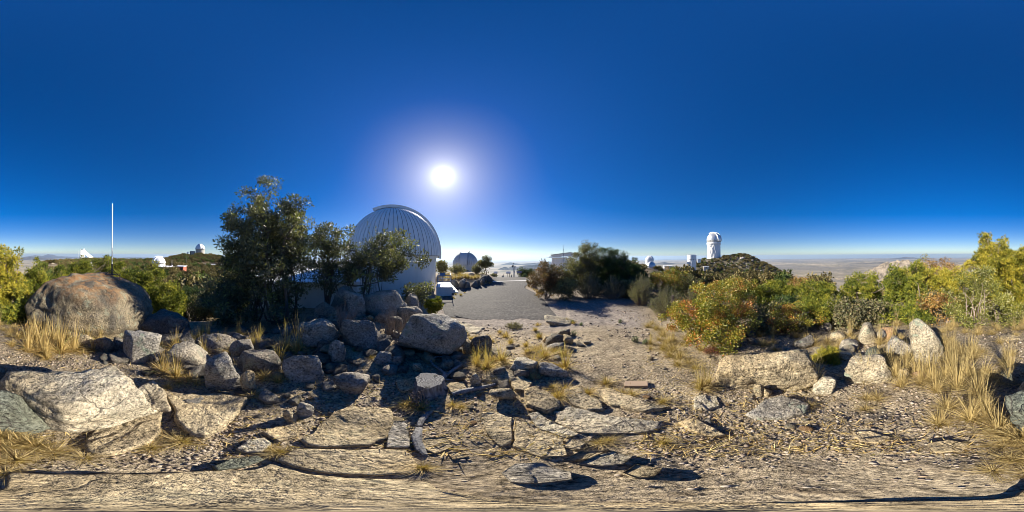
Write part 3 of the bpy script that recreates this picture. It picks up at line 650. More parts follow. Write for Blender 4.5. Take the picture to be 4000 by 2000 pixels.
rock(2175, 2225, 1289, 1320, 'dark squarish stone topping the small cairn on the path edge', 'grey', 'block', 0.8)
rock(2128, 2198, 1310, 1356, 'dark wedge stone of the small cairn', 'dark', 'wedge', 0.8)
rock(2138, 2200, 1348, 1378, 'pale flat stone at the front of the small cairn', 'lgrey', 'slab', 0.8)
rock(2196, 2236, 1316, 1345, 'tan stone on the right of the small cairn', 'tan', 'slab', 0.8)
rock(2120, 2150, 1318, 1342, 'thin brown stone leaning on the left of the small cairn', 'tan', 'slab', 0.8, (0, 25))
rock(2130, 2248, 1242, 1272, 'flat pale rock with grass tufts at the end of the asphalt', 'pale', 'slab', 0.6)
rock(2809, 3164, 1376, 1530, 'large tan boulder with dark cracks and an undercut lower edge', 'tan', 'block', 0.5, (-8, -12), sub=6, seed=77, mat='rock_bare', bury=0.4)
rock(2938, 2982, 1511, 1552, 'tan rubble stone under the undercut boulder', 'tan', 'block', 0.9)
rock(2974, 3009, 1527, 1552, 'small wedge of rubble under the undercut boulder', 'tan', 'block', 0.9)
rock(3172, 3257, 1485, 1542, 'pale wedge-shaped rock below the little pine seedling', 'pale', 'wedge', 0.8)
rock(3296, 3475, 1405, 1498, 'speckled white granite block with a flat shaded top', 'pale', 'block', 0.6, (6, 3), mat='rock_lichen')
rock(3405, 3475, 1392, 1428, 'green-grey flat rock lying on the speckled white block', 'green', 'slab', 0.8, r=2.45, mat='rock_lichen')
rock(3253, 3362, 1378, 1412, 'low tan rock behind the little pine seedling', 'tan', 'slab', 0.7)
rock(3276, 3350, 1329, 1368, 'grey rock with a white face among the dry grass', 'lgrey', 'block', 0.8)
rock(3352, 3426, 1266, 1346, 'pale pyramid-shaped rock beside the cut log stump', 'pale', 'wedge', 0.8)
rock(3464, 3561, 1331, 1408, 'smooth grey rock between the cut log stump and tall boulder', 'lgrey', 'round', 0.8)
rock(3548, 3682, 1254, 1430, 'tall yellow-lichened boulder standing among dry grass', 'pale', 'round', 0.8, (-6, -24), mat='rock_lichen', sub=5, seed=412)
rock(3380, 3440, 1358, 1412, 'greenish rock in front of the cut log stump', 'green', 'round', 0.9, mat='rock_lichen')
rock(3198, 3249, 1262, 1292, 'shaded grey rock under the spreading pinyon', 'grey', 'round', 0.8)
rock(3506, 3552, 1449, 1485, 'small brown rock in straw grass', 'tan', 'block', 0.9)
rock(3556, 3617, 1458, 1486, 'orange flat stone in straw grass', 'rust', 'slab', 0.8)
rock(3100, 3180, 1325, 1362, 'low dark rock behind the undercut boulder', 'dark', 'round', 0.7)
rock(3240, 3300, 1300, 1335, 'sunlit tan rock half buried in dry grass', 'tan', 'round', 0.8)
rock(2075, 2100, 1108, 1128, 'grey boulder at the right edge of the road', 'grey', 'round', 0.8)
rock(2100, 2125, 1128, 1147, 'small dark rock under the russet oak by the road', 'dark', 'round', 0.8)
# overlook and planter rocks
for a in [(1757, 1782, 1096, 1122, 'lgrey', 'pale round boulder nearest the porch in the planter border'), (1781, 1792, 1099, 1122, 'dark', 'narrow dark stone second from the porch in the planter border'),
          (1792, 1817, 1095, 1127, 'lgrey', 'tilted pale boulder third from the porch in the planter border'), (1806, 1822, 1092, 1112, 'grey', 'grey stone perched on the tilted planter boulder'),
          (1816, 1838, 1101, 1126, 'grey', 'grey boulder fourth from the porch in the planter border'), (1839, 1862, 1100, 1122, 'grey', 'grey boulder fifth from the porch in the planter border'),
          (1857, 1876, 1098, 1119, 'dark', 'dark boulder sixth from the porch in the planter border'), (1874, 1892, 1090, 1114, 'grey', 'grey boulder seventh from the porch in the planter border'),
          (1880, 1905, 1080, 1104, 'dark', 'tall dark boulder on the corner of the planter'), (1898, 1922, 1078, 1106, 'dark', 'dark corner boulder where the planter meets the white line'),
          (1830, 1852, 1070, 1082, 'pale', 'white flat rock showing above the planter grass'), (1868, 1884, 1092, 1104, 'lgrey', 'small pale rock behind the planter border')]:
    rock(a[0] - 2, a[1] + 2, a[2] - 3, a[3], a[5], a[4], 'round', 0.9, bury=0.5)
rock(1942, 1975, 1072, 1083, 'long low grey boulder at the overlook edge', 'lgrey', 'slab', 0.5, name='boulder')
rock(1979, 2000, 1073, 1082, 'short dark boulder at the overlook edge', 'dark', 'round', 0.6, name='boulder')
rock(2052, 2073, 1069, 1080, 'grey flat boulder beside the printed overlook panel', 'grey', 'slab', 0.6, name='boulder')

# bedrock slabs flush with the ground: outlines on the ground, each with its own thickness
def slab(pts, label, h=0.05, col='tan', mat='rock_bare', jit=0.13):
    h *= 0.75
    _rs_seed[0] += 1; rng = np.random.default_rng(_rs_seed[0])
    P = np.array([place(u, v)[:2] for u, v in pts]); c = P.mean(0)
    seg = np.vstack([P, P[:1]]); L = np.concatenate([[0], np.cumsum(np.linalg.norm(np.diff(seg, axis=0), axis=1))]); n = 72
    t = np.linspace(0, L[-1], n, endpoint=False); B = np.stack([np.interp(t, L, seg[:, 0]), np.interp(t, L, seg[:, 1])], 1)
    size = math.sqrt(L[-1] / 4); B = c + (B - c) * (1 + jit * fbm(np.c_[B * 6, np.zeros(n)], 3, _rs_seed[0]))[:, None]
    V = []; fac = [1.03, 1.0, 0.985, 0.95, 0.88, 0.78, 0.66, 0.54, 0.42, 0.30, 0.18, 0.07]
    for i, f in enumerate(fac):
        q = c + (B - c) * f; gz = G(q[:, 0], q[:, 1]); nz = fbm(np.c_[q * 5, np.full(n, 3.3)], 4, 9)
        e = h * [-1.2, 0.45, 0.8, 0.95][i] if i < 4 else h
        V.append(np.c_[q, gz + e + (nz * min(0.25 * h, 0.016) if i > 0 else 0) + (0.012 * np.round(fbm(np.c_[q * 2.2, np.zeros(n)], 2, 31) * 2.2) if i > 2 else 0)])
    V = np.vstack(V); k = np.arange(n); k2 = (k + 1) % n
    F = np.concatenate([np.stack([i * n + k, i * n + k2, (i + 1) * n + k2, (i + 1) * n + k], 1) for i in range(len(fac) - 1)])
    m = len(fac) - 1; cap = np.stack([m * n + k, m * n + k2, np.full(n, len(V))], 1); V = np.vstack([V, [[c[0], c[1], V[m * n:, 2].mean()]]])
    o = V.mean(0); o[2] = V[:, 2].min()
    me = mesh_np('flat_rock', V - o, [F, cap], None, [M[mat]], smooth=True)
    s_ = link('flat_rock', me, None, tuple(o)); s_.color = COLS[col] + (1,)
    return tag(s_, label, 'rock')
slab([(60, 1860), (420, 1850), (800, 1842), (1060, 1815), (1200, 1850), (1450, 1872), (1650, 1885), (1760, 1930), (2300, 1972), (2900, 1968), (3500, 1965), (3900, 1950)], 'wide tan bedrock slab filling the ground straight below the viewpoint', 0.05, 'tan')
slab([(1075, 1803), (1170, 1762), (1300, 1755), (1450, 1760), (1600, 1758), (1630, 1790), (1640, 1850), (1480, 1862), (1300, 1850), (1180, 1828)], 'broad tan bedrock slab second out from the viewpoint toward the stump', 0.05, 'tan')
slab([(1180, 1720), (1250, 1660), (1310, 1597), (1420, 1592), (1520, 1600), (1530, 1660), (1510, 1720), (1450, 1752), (1330, 1750), (1200, 1745)], 'cracked tan bedrock slab below the dark rounded rock', 0.06, 'tan')
slab([(1510, 1640), (1590, 1650), (1605, 1720), (1600, 1752), (1515, 1750)], 'grey rough bedrock strip left of the dead root', 0.045, 'lgrey')
slab([(668, 1565), (740, 1545), (850, 1545), (970, 1570), (900, 1640), (800, 1712), (740, 1718), (690, 1640)], 'tan wedge of bedrock with a deep crack beside the pale boulder', 0.1, 'tan')
slab([(300, 1745), (420, 1640), (520, 1612), (640, 1612), (620, 1690), (560, 1752), (430, 1775)], 'low brown bedrock slab sloping out from under the pale boulder', 0.06, 'tan')
slab([(510, 1540), (600, 1510), (650, 1545), (660, 1610), (560, 1610)], 'broken pale bedrock step right of the pale boulder', 0.14, 'pale')
slab([(922, 1758), (970, 1722), (1030, 1712), (1062, 1735), (1020, 1768), (960, 1770)], 'grey-tan flat stone set in gravel', 0.04, 'pale')
slab([(1030, 1695), (1080, 1672), (1165, 1672), (1160, 1705), (1090, 1728)], 'tan flat stone with a dark hollow next to the cracked slab', 0.05, 'tan')
slab([(832, 1825), (900, 1796), (1010, 1783), (1025, 1800), (940, 1828), (850, 1838)], 'narrow greenish flat stone at the edge of the wide slab', 0.04, 'green')
slab([(1548, 1495), (1610, 1486), (1625, 1530), (1560, 1540)], 'tan ledge left of the tree stump', 0.05, 'tan')
slab([(1740, 1505), (1810, 1502), (1830, 1530), (1760, 1545)], 'tan ledge right of the tree stump', 0.04, 'tan')
slab([(1655, 1715), (1740, 1710), (1770, 1745), (1700, 1775), (1650, 1760)], 'orange-tan slab right of the dead root', 0.03, 'tan')
slab([(1750, 1772), (1810, 1760), (1830, 1785), (1770, 1795)], 'small low slab below the stump', 0.025, 'tan')
slab([(1876, 1620), (1940, 1614), (2008, 1630), (1995, 1735), (1960, 1748), (1900, 1700)], 'smooth tan slab left of a straight joint', 0.035, 'tan')
slab([(2014, 1650), (2080, 1680), (2150, 1700), (2195, 1720), (2200, 1775), (2120, 1785), (1995, 1752)], 'smooth tan slab right of a straight joint', 0.045, 'tan')
slab([(2046, 1540), (2085, 1526), (2150, 1550), (2196, 1580), (2190, 1600), (2140, 1620), (2060, 1590)], 'raised tan slab with a sharp shaded edge', 0.075, 'tan')
slab([(2066, 1622), (2100, 1616), (2200, 1668), (2255, 1695), (2210, 1712), (2110, 1680)], 'narrow banded slab beside the straight joint', 0.03, 'pale')
slab([(2150, 1610), (2210, 1590), (2330, 1622), (2480, 1640), (2600, 1650), (2560, 1690), (2400, 1702), (2260, 1692)], 'long curved pale bedrock rib crossing toward the path', 0.045, 'pale')
slab([(2200, 1530), (2260, 1520), (2350, 1580), (2370, 1610), (2300, 1615), (2230, 1585)], 'tan bedrock rib with grass in its crack', 0.05, 'tan')
slab([(2318, 1525), (2370, 1518), (2470, 1555), (2560, 1590), (2650, 1600), (2520, 1615), (2380, 1590)], 'long tan bedrock rib nearest the path', 0.05, 'tan')
slab([(1880, 1460), (1930, 1446), (2000, 1452), (2010, 1490), (1950, 1508), (1890, 1490)], 'tan slab carrying a dark stone', 0.05, 'tan')
slab([(1985, 1490), (2040, 1475), (2080, 1500), (2060, 1540), (2010, 1530)], 'rough tan bedrock next to the oval brown rock', 0.04, 'tan')
slab([(2712, 1560), (2740, 1548), (2800, 1550), (2806, 1590), (2760, 1604), (2715, 1598)], 'squarish pale flat stone set in the path gravel', 0.05, 'pale')
slab([(2915, 1625), (2980, 1580), (3060, 1558), (3175, 1590), (3150, 1620), (3050, 1645), (2960, 1645)], 'blue-grey bedrock outcrop with orange stains in open gravel', 0.08, 'lgrey', 'rock_lichen')
slab([(2640, 1650), (2720, 1640), (2800, 1680), (2840, 1705), (2780, 1712), (2700, 1690)], 'half-buried tan flat stone in the gravel', 0.03, 'tan')
slab([(1955, 1850), (2010, 1815), (2120, 1808), (2230, 1845), (2240, 1875), (2100, 1890), (2000, 1885)], 'thick white-grey slab lying by the joint', 0.07, 'lgrey')
slab([(2255, 1815), (2330, 1780), (2400, 1766), (2478, 1785), (2440, 1815), (2350, 1825)], 'loose pale slab casting a dark shadow', 0.09, 'pale')
slab([(2424, 1850), (2480, 1815), (2590, 1832), (2560, 1862), (2480, 1872)], 'loose brown slab beside the loose pale one', 0.07, 'tan')
slab([(2185, 1800), (2270, 1765), (2385, 1758), (2300, 1795), (2220, 1808)], 'thin tan slab under the loose pale slab', 0.05, 'tan')
slab([(2190, 1745), (2225, 1716), (2290, 1728), (2300, 1750), (2240, 1765)], 'broken tan slab corner with a dark hollow', 0.05, 'tan')
slab([(3330, 1690), (3400, 1685), (3480, 1710), (3440, 1735), (3360, 1725)], 'low tan flat stone in open gravel', 0.025, 'tan')
slab([(3620, 1735), (3700, 1718), (3790, 1735), (3760, 1765), (3660, 1768)], 'faint tan flat stone near the dry grass', 0.025, 'tan')
slab([(1760, 1255), (1830, 1262), (1890, 1285), (1860, 1305), (1790, 1290)], 'low pale rock shelf between rock pile and asphalt', 0.05, 'pale')

# a stray fired brick on the path
bx, by, bz, br = place(2485, 1508)
b = MB(); b.box((0, 0, 0), (0.235, 0.10, 0.06)); o = b.build('brick', M['clay'], None, (bx, by, bz + 0.02), yaw_to(2485), bevel=0.008); tag(o, 'reddish tan fired brick lying alone on the dirt path', 'brick')

def rubble():
    rng = np.random.default_rng(55); mes = []
    for k in range(9):
        V, F = rock_verts(1200 + k, 3, (1, 0.8, 0.6), 'block' if k % 3 else 'slab', (9 * k % 25, -11 + 3 * k), 1.3); mes.append(mesh_np('rock', V, F, None, [M['rock_lichen' if k % 2 else 'rock']], smooth=True))
    for u0, u1, r0, r1, n, s0, s1, cols, label, group in [
        (330, 1180, 2.3, 4.4, 56, 0.09, 0.30, ('dark', 'grey', 'lgrey', 'grey'), 'angular grey rubble rock wedged among the shaded blocks', 'rubble among the shaded blocks'),
        (1180, 1830, 2.2, 4.4, 44, 0.08, 0.28, ('dark', 'grey', 'lgrey', 'tan'), 'angular rubble rock lying around the rock pile', 'rubble around the rock pile'),
        (1500, 2300, 1.5, 3.4, 50, 0.04, 0.15, ('tan', 'lgrey', 'pale', 'grey'), 'small broken slab chip lying on the bedrock ledges', 'broken chips on the bedrock ledges'),
        (700, 1300, 1.3, 2.6, 30, 0.05, 0.15, ('tan', 'lgrey', 'grey', 'grey'), 'grey stone chip in the gravel below the shaded blocks', 'stone chips below the shaded blocks'),
        (560, 1180, 1.9, 2.9, 44, 0.07, 0.22, ('grey', 'grey', 'lgrey', 'dark'), 'jagged grey rock in the rubble before the shaded blocks', 'jagged rubble before the shaded blocks'),
        (1180, 1820, 1.7, 2.7, 40, 0.06, 0.18, ('grey', 'dark', 'lgrey', 'tan'), 'jagged rock in the rubble between the pile and the stump', 'jagged rubble between pile and stump'),
        (2850, 3700, 2.2, 4.2, 34, 0.07, 0.22, ('tan', 'lgrey', 'pale', 'grey'), 'sunlit rubble rock among the straw grass', 'rubble among the straw grass')]:
        for k in range(n):
            u, r = rng.uniform(u0, u1), rng.uniform(r0, r1); x, y, z = polar(u, r); sz = 1.45 * (s0 + (s1 - s0) * rng.random() ** 1.5)
            o = link('rubble_block', mes[rng.integers(9)], None, (x, y, z + sz * 0.17), rng.uniform(0, 6.28)); o.scale = (sz, sz * rng.uniform(0.7, 1.2), sz * rng.uniform(0.6, 1.15)); o.rotation_euler = (rng.normal(0, 0.25), rng.normal(0, 0.25), rng.uniform(0, 6.28))
            o.color = COLS[cols[rng.integers(4)]] + (1,); tag(o, label, 'rubble', group)
rubble()
# loose stones: individuals on the path, gravel as stuff
def stones():
    rng = np.random.default_rng(5); mes = []
    for k in range(6):
        V, F = rock_verts(900 + k, 2, (1, 0.75, 0.5), 'block', (5 * k, -7)); mes.append(mesh_np('stone', V, F, None, [M['rock_bare']], smooth=True))
    n = 0
    while n < 290:
        u = rng.uniform(0, 4000); r = math.exp(rng.uniform(math.log(0.9), math.log(5.6)))
        if (u < 500 and r < 2.2) or (u > 3500 and rng.random() < 0.6) or ((u < 1750) and rng.random() < 0.45): continue
        x, y, z = polar(u, r); sz = 0.03 + 0.075 * rng.random() ** 2.5 * min(1.6, 0.6 + r * 0.22)
        o = link('stone', mes[rng.integers(6)], None, (x, y, z + sz * 0.12), rng.uniform(0, 6.28)); o.scale = (sz, sz * rng.uniform(0.8, 1.2), sz * rng.uniform(0.7, 1.2))
        ck, cn = [('tan', 'tan'), ('pale', 'pale'), ('grey', 'dark grey'), ('lgrey', 'light grey'), ('tan', 'tan'), ('rust', 'rusty brown')][rng.integers(6)]; o.color = COLS[ck] + (1,)
        tag(o, 'small %s stone lying loose on the gravelly soil' % cn, 'stone', '%s stones loose on the gravelly soil' % cn); n += 1
stones()
def gravel():
    rng = np.random.default_rng(8); D, F = ico(1); N = 62000
    u = rng.uniform(0, 4000, N); r = np.exp(rng.uniform(math.log(0.22), math.log(7.5), N)); a = (u - 2000) * 2 * math.pi / 4000
    x, y = r * np.sin(a), r * np.cos(a)
    ok = ~((u > 1690) & (u < 2200) & (r > 5.5)) & ~(((u > 2750) | (u < 1100)) & (r > 3.6)); x, y, r = x[ok], y[ok], r[ok]
    cl = fbm(np.c_[x * 1.3, y * 1.3, 0 * x], 3, 41); keep = rng.random(len(x)) < np.clip(0.5 + 1.1 * cl, 0.06, 1) * np.clip(r / 0.9, 0.35, 1); x, y, r = x[keep], y[keep], r[keep]
    n = len(x); z = G(x, y); s_ = (0.0035 + 0.013 * rng.random(n) ** 3) * np.clip(0.55 + r * 0.38, 0.7, 2.4)
    S = np.stack([s_ * rng.uniform(0.8, 1.5, n), s_ * rng.uniform(0.8, 1.3, n), s_ * rng.uniform(0.5, 0.9, n)], 1)
    q = rng.uniform(0, 6.28, n); c, s2 = np.cos(q), np.sin(q)
    base = D[None] * (1 + 0.35 * rng.uniform(-1, 1, (n, len(D))))[:, :, None] * S[:, None, :]
    V = np.stack([base[..., 0] * c[:, None] - base[..., 1] * s2[:, None] + x[:, None], base[..., 0] * s2[:, None] + base[..., 1] * c[:, None] + y[:, None], base[..., 2] + (z + s_ * 0.25)[:, None]], -1)
    FF = (F[None] + (np.arange(n) * len(D))[:, None, None]).reshape(-1, 3)
    rn = np.repeat(rng.random(n), len(D))
    me = mesh_np('gravel', V.reshape(-1, 3), FF, {'rnd': rn}, [M['gravel']]); tag(link('gravel', me), 'loose gravel and small chips covering the soil', None, None, 'stuff')
gravel()

# ------------------------------------------------------------------ vegetation
def unit(a): return a / np.maximum(np.linalg.norm(a, axis=-1, keepdims=True), 1e-9)
def leaves(pos, axis, L, W, rng, tone):
    n = len(pos); side = unit(np.cross(axis, rng.normal(size=(n, 3)))); nrm_ = np.cross(axis, side)
    L = np.asarray(L)[:, None]; W = np.asarray(W)[:, None]
    mid = pos + axis * L * 0.48 + nrm_ * W * 0.22
    V = np.stack([pos, mid + side * W / 2, pos + axis * L, mid - side * W / 2], 1).reshape(-1, 3)
    b = np.arange(n)[:, None] * 4
    F = np.concatenate([b + [0, 1, 2], b + [0, 2, 3]]); return V, F, np.repeat(tone, 4)
def needles(pos, axis, L, W, k, rng, tone, spread=0.75):
    n = len(pos); ax = unit(axis[:, None] + spread * rng.normal(size=(n, k, 3))).reshape(-1, 3); p = np.repeat(pos, k, 0); m = n * k
    side = unit(np.cross(ax, rng.normal(size=(m, 3)))); LL = (np.repeat(L, k) * rng.uniform(0.7, 1.15, m))[:, None]; WW = (np.repeat(W, k))[:, None]
    V = np.stack([p - side * WW / 2, p + side * WW / 2, p + ax * LL], 1).reshape(-1, 3)
    return V, np.arange(m * 3).reshape(-1, 3), np.repeat(np.clip(np.repeat(tone, k) + rng.normal(0, 0.06, m), 0, 1), 3)
def curve(a, b, rng, sag, n=5):
    t = np.linspace(0, 1, n)[:, None]; a, b = np.array(a), np.array(b); L = np.linalg.norm(b - a)
    off = rng.normal(0, sag * L, 3); off2 = rng.normal(0, sag * L * 0.6, 3)
    return a + (b - a) * t + np.sin(math.pi * t) * off + np.sin(2 * math.pi * t) * off2
KIND = {
 'oak': dict(leaf='oak', bark='bark', L=0.115, W=0.040, cr=0.25, dens=6.0, per=95, mode='leaf'),
 'oak_brown': dict(leaf='oak_brown', bark='bark', L=0.085, W=0.05, cr=0.30, dens=7.0, per=115, mode='leaf'),
 'oak_grey': dict(leaf='oak_grey', bark='bark', L=0.085, W=0.048, cr=0.32, dens=7.5, per=125, mode='leaf'),
 'oak_orange': dict(leaf='oak_orange', bark='bark_pale', L=0.075, W=0.042, cr=0.26, dens=5.0, per=95, mode='leaf'),
 'oak_green': dict(leaf='oak_green', bark='bark_pale', L=0.08, W=0.024, cr=0.24, dens=4.0, per=120, mode='leaf'),
 'manzanita': dict(leaf='manzanita', bark='twig', L=0.042, W=0.026, cr=0.16, dens=6.5, per=140, mode='leaf'),
 'pine': dict(leaf='pine', bark='bark_pale', L=0.105, W=0.022, cr=0.24, dens=8.5, per=42, mode='needle'),
 'pine_gold': dict(leaf='pine_gold', bark='bark_pale', L=0.105, W=0.022, cr=0.24, dens=8.5, per=42, mode='needle'),
 'pine_dark': dict(leaf='pine_dark', bark='bark', L=0.10, W=0.016, cr=0.28, dens=8.5, per=60, mode='needle'),
}
def crown_mesh(rng, rx, ry, rz, k, cz, seed, fill=1.0, flat=0.0):
    cr = k['cr']; n = max(14, int(k['dens'] * (rx * ry * rz) ** (2 / 3) / cr ** 2 * fill))
    d = unit(rng.normal(size=(n, 3))); rad = rng.random(n) ** 0.42; m = 0.80 + 0.34 * fbm(d * 1.9 + seed, 3, seed)
    ex = np.array([max(rx - cr * .5, .1), max(ry - cr * .5, .1), max(rz - cr * .5, .1)])
    C = d * (rad * m)[:, None] * ex + [0, 0, cz]
    sc3 = np.maximum(np.array([rx, ry, rz]) - cr * 0.55, 0.08) / np.maximum(np.percentile(np.abs(C - [0, 0, cz]), 97, axis=0), 0.05)
    C = (C - [0, 0, cz]) * sc3 + [0, 0, cz]
    if flat: C[:, 2] = np.where(C[:, 2] < cz, cz + (C[:, 2] - cz) * (1 - flat), C[:, 2])
    R = cr * rng.uniform(0.65, 1.3, n)
    per = k['per']; ci = np.repeat(np.arange(n), per); N = len(ci)
    o = unit(rng.normal(size=(N, 3))); q = o * (rng.random(N) ** 0.5)[:, None] * R[ci][:, None] * [1, 1, 0.8]
    pos = C[ci] + q
    tone = np.clip(0.48 + 0.26 * rng.normal(size=n)[ci] + 0.26 * rng.normal(size=N), 0, 1)
    if k['mode'] == 'leaf':
        ax = unit(0.7 * o + 0.6 * rng.normal(size=(N, 3)) + [0, 0, 0.25])
        V, F, t = leaves(pos, ax, k['L'] * rng.uniform(0.7, 1.25, N), k['W'] * rng.uniform(0.75, 1.25, N), rng, tone)
    else:
        ax = unit(o + [0, 0, 0.55])
        V, F, t = needles(pos, ax, k['L'] * rng.uniform(0.8, 1.2, N), np.full(N, k['W']), 8, rng, tone)
    return C, V, F, t
def wood_mesh(rng, base, C, cz, rz, rt, stems=1, sides=6, reach=0.55):
    mb = MB(); nl = max(4, min(9, len(C) // 9)); stems_pts = []
    for s_ in range(stems):
        sp = 0.0 if stems == 1 else 1.0
        top = np.array([0.0, 0.0, cz + rz * 0.25]) + sp * np.array([rng.normal(0, rz * .35), rng.normal(0, rz * .35), 0])
        b0 = np.array(base) + sp * rng.normal(0, rt * 1.4, 3) * [1, 1, 0]
        pts = curve(b0 - [0, 0, 0.12], top, rng, 0.07, 7); r = rt * (0.75 if stems > 1 else 1)
        mb.tube(pts, [r * (1.3 if i == 0 else 1) * (1 - 0.8 * i / 6) for i in range(7)], sides); stems_pts.append(pts)
    al = np.vstack(stems_pts)
    limbs = []
    idx = rng.choice(len(C), min(nl, len(C)), replace=False)
    for i in idx:
        c = C[i]; cand = al[al[:, 2] < max(c[2] - 0.05, al[:, 2].min() + 0.25 * (al[:, 2].max() - al[:, 2].min()))]
        a = cand[rng.integers(len(cand))] if len(cand) else al[len(al) // 2]
        p = curve(a, c, rng, 0.10, 6); mb.tube(p, [rt * 0.5 * (1 - 0.75 * j / 5) for j in range(6)], max(4, sides - 1), False); limbs.append(p)
    nodes = np.vstack(limbs + stems_pts)
    for c in C:
        dd = np.linalg.norm(nodes - c, axis=1) + np.maximum(nodes[:, 2] - c[2], 0) * 1.5; a = nodes[np.argmin(dd)]
        if np.linalg.norm(a - c) < 0.03: continue
        mb.tube(curve(a, c + rng.normal(0, 0.03, 3), rng, 0.09, 4), [rt * 0.17, rt * 0.13, rt * 0.09, rt * 0.05], 4, False)
    return mb
_tree_seed = [500]
def tree(name, label, cat, u0, u1, vt, vcb, d, kind, bu=None, stems=1, rt=0.06, fill=1.0, ydep=0.9, group=None, bd=None, extra=None, flat=0.0):
    _tree_seed[0] += 1; seed = _tree_seed[0]; rng = np.random.default_rng(seed); k = dict(KIND[kind])
    if extra: k.update(extra)
    um = (u0 + u1) / 2; cx, cy, _ = polar(um, d); bx, by, bz = polar(bu or um, bd or d)
    top, bot = zat(um, vt, d), zat(um, vcb, d); bot = max(bot, g1(cx, cy) + 0.02); rz = max((top - bot) / 2, 0.15); rx = d * math.tan((u1 - u0) * math.pi / 4000)
    root = empty(name, (bx, by, bz)); tag(root, label, cat, group)
    off = np.array([cx - bx, cy - by, (top + bot) / 2 - bz])
    C, V, F, t = crown_mesh(rng, rx, rx * ydep, rz, k, 0.0, seed, fill, flat)
    C, V = C + off, V + off
    # local axes: crown ellipsoid is round in plan, so world axes serve
    link('crown', mesh_np('crown', V, F, {'rnd': t}, [M[k['leaf']]]), root)
    mb = wood_mesh(rng, (0, 0, 0), C, off[2], rz, rt, stems)
    mb.build('trunk', M[k['bark']], root, smooth=True)
    return root
def brush(name, label, cat, u0, u1, vt, d, mat='broom', shoots=150, per=38, L=0.035, W=0.011, bark='twig', group=None, upright=0.55, start=0.35, bare=False):
    """many-stemmed brush: shoots fanning up from the ground, set with small leaves"""
    _tree_seed[0] += 1; rng = np.random.default_rng(_tree_seed[0]); um = (u0 + u1) / 2
    x, y, z = polar(um, d); H = max(zat(um, vt, d) - z, 0.12); rx = d * math.tan((u1 - u0) * math.pi / 4000)
    root = empty(name, (x, y, z)); tag(root, label, cat, group); mb = MB(); P = []; A = []; T_ = []
    for s_ in range(shoots):
        a = rng.uniform(0, 6.283); q = rng.random() ** 0.6; tip = np.array([rx * q * math.cos(a), rx * q * math.sin(a), H * (1 - upright * q * q) * rng.uniform(0.62, 1.02)])
        b0 = np.array([tip[0] * 0.3, tip[1] * 0.3, -0.03]); p = curve(b0, tip, rng, 0.06, 5)
        mb.tube(p, [0.009, 0.007, 0.005, 0.004, 0.002] if bare else [0.008, 0.006, 0.004, 0.003, 0.0015], 3, False)
        if bare:
            for j in range(4):
                t0 = rng.uniform(0.35, 0.9); i0 = min(int(t0 * 4), 3); q0 = p[i0] + (p[i0 + 1] - p[i0]) * (t0 * 4 - i0)
                mb.tube(curve(q0, q0 + (unit(rng.normal(size=3)) * 0.5 + [0, 0, 0.6]) * H * 0.22, rng, 0.08, 3), [0.004, 0.003, 0.0015], 3, False)
        if per:
            tt = rng.uniform(start, 1.0, per); f = tt * 4; i0 = np.minimum(f.astype(int), 3)
            q0 = p[i0] + (p[i0 + 1] - p[i0]) * (f - i0)[:, None]; dr = unit(p[i0 + 1] - p[i0])
            P.append(q0 + rng.normal(0, 0.012, (per, 3))); A.append(unit(dr + 0.55 * rng.normal(size=(per, 3)))); T_.append(np.clip(0.5 + 0.25 * rng.normal() + 0.18 * rng.normal(size=per), 0, 1))
    if per:
        P, A, T_ = np.vstack(P), np.vstack(A), np.concatenate(T_); n = len(P)
        V, F, t = leaves(P, A, L * rng.uniform(0.7, 1.3, n), W * rng.uniform(0.7, 1.3, n), rng, T_)
        link('crown', mesh_np('crown', V, F, {'rnd': t}, [M[mat]]), root)
    mb.build('stems', M[bark], root)
    return root

# left: pinyons round the boulder
tree('pinyon_pine', 'golden sunlit pinyon pine left of the rust-stained boulder', 'tree', -70, 112, 972, 1250, 6.2, 'pine_gold', -10, rt=0.09)
tree('pinyon_pine', 'low dark green pinyon under the golden pinyon by the boulder', 'tree', 15, 118, 1165, 1290, 5.2, 'pine', 66, rt=0.05)
tree('pinyon_pine', 'green pinyon with a pointed top between golden pinyon and boulder', 'tree', 95, 205, 1012, 1230, 8.2, 'pine', rt=0.07)
tree('pinyon_pine', 'small green pinyon behind the left shoulder of the boulder', 'tree', 185, 290, 1045, 1170, 9.0, 'pine', rt=0.07)
tree('pinyon_pine', 'bushy green pinyon directly behind the boulder summit', 'tree', 265, 425, 1014, 1150, 9.6, 'pine', rt=0.08)
tree('pinyon_pine', 'green pinyon behind the white pole mast', 'tree', 395, 520, 1022, 1160, 9.4, 'pine', rt=0.08)
tree('pinyon_pine', 'rounded green pinyon right of the mast behind the boulder', 'tree', 490, 640, 1045, 1190, 8.6, 'pine', rt=0.08)
tree('pinyon_pine', 'bright green pinyon on the right flank of the boulder', 'tree', 575, 735, 1105, 1255, 7.4, 'pine', rt=0.07)
tree('pinyon_pine', 'small deep green pinyon on the slope right of the boulder', 'tree', 690, 790, 1115, 1200, 11.0, 'pine_dark', rt=0.07)
tree('oak_shrub', 'dull green oak shrub on the slope beyond the boulder', 'shrub', 735, 860, 1140, 1240, 8.5, 'oak_grey', rt=0.05, stems=3)
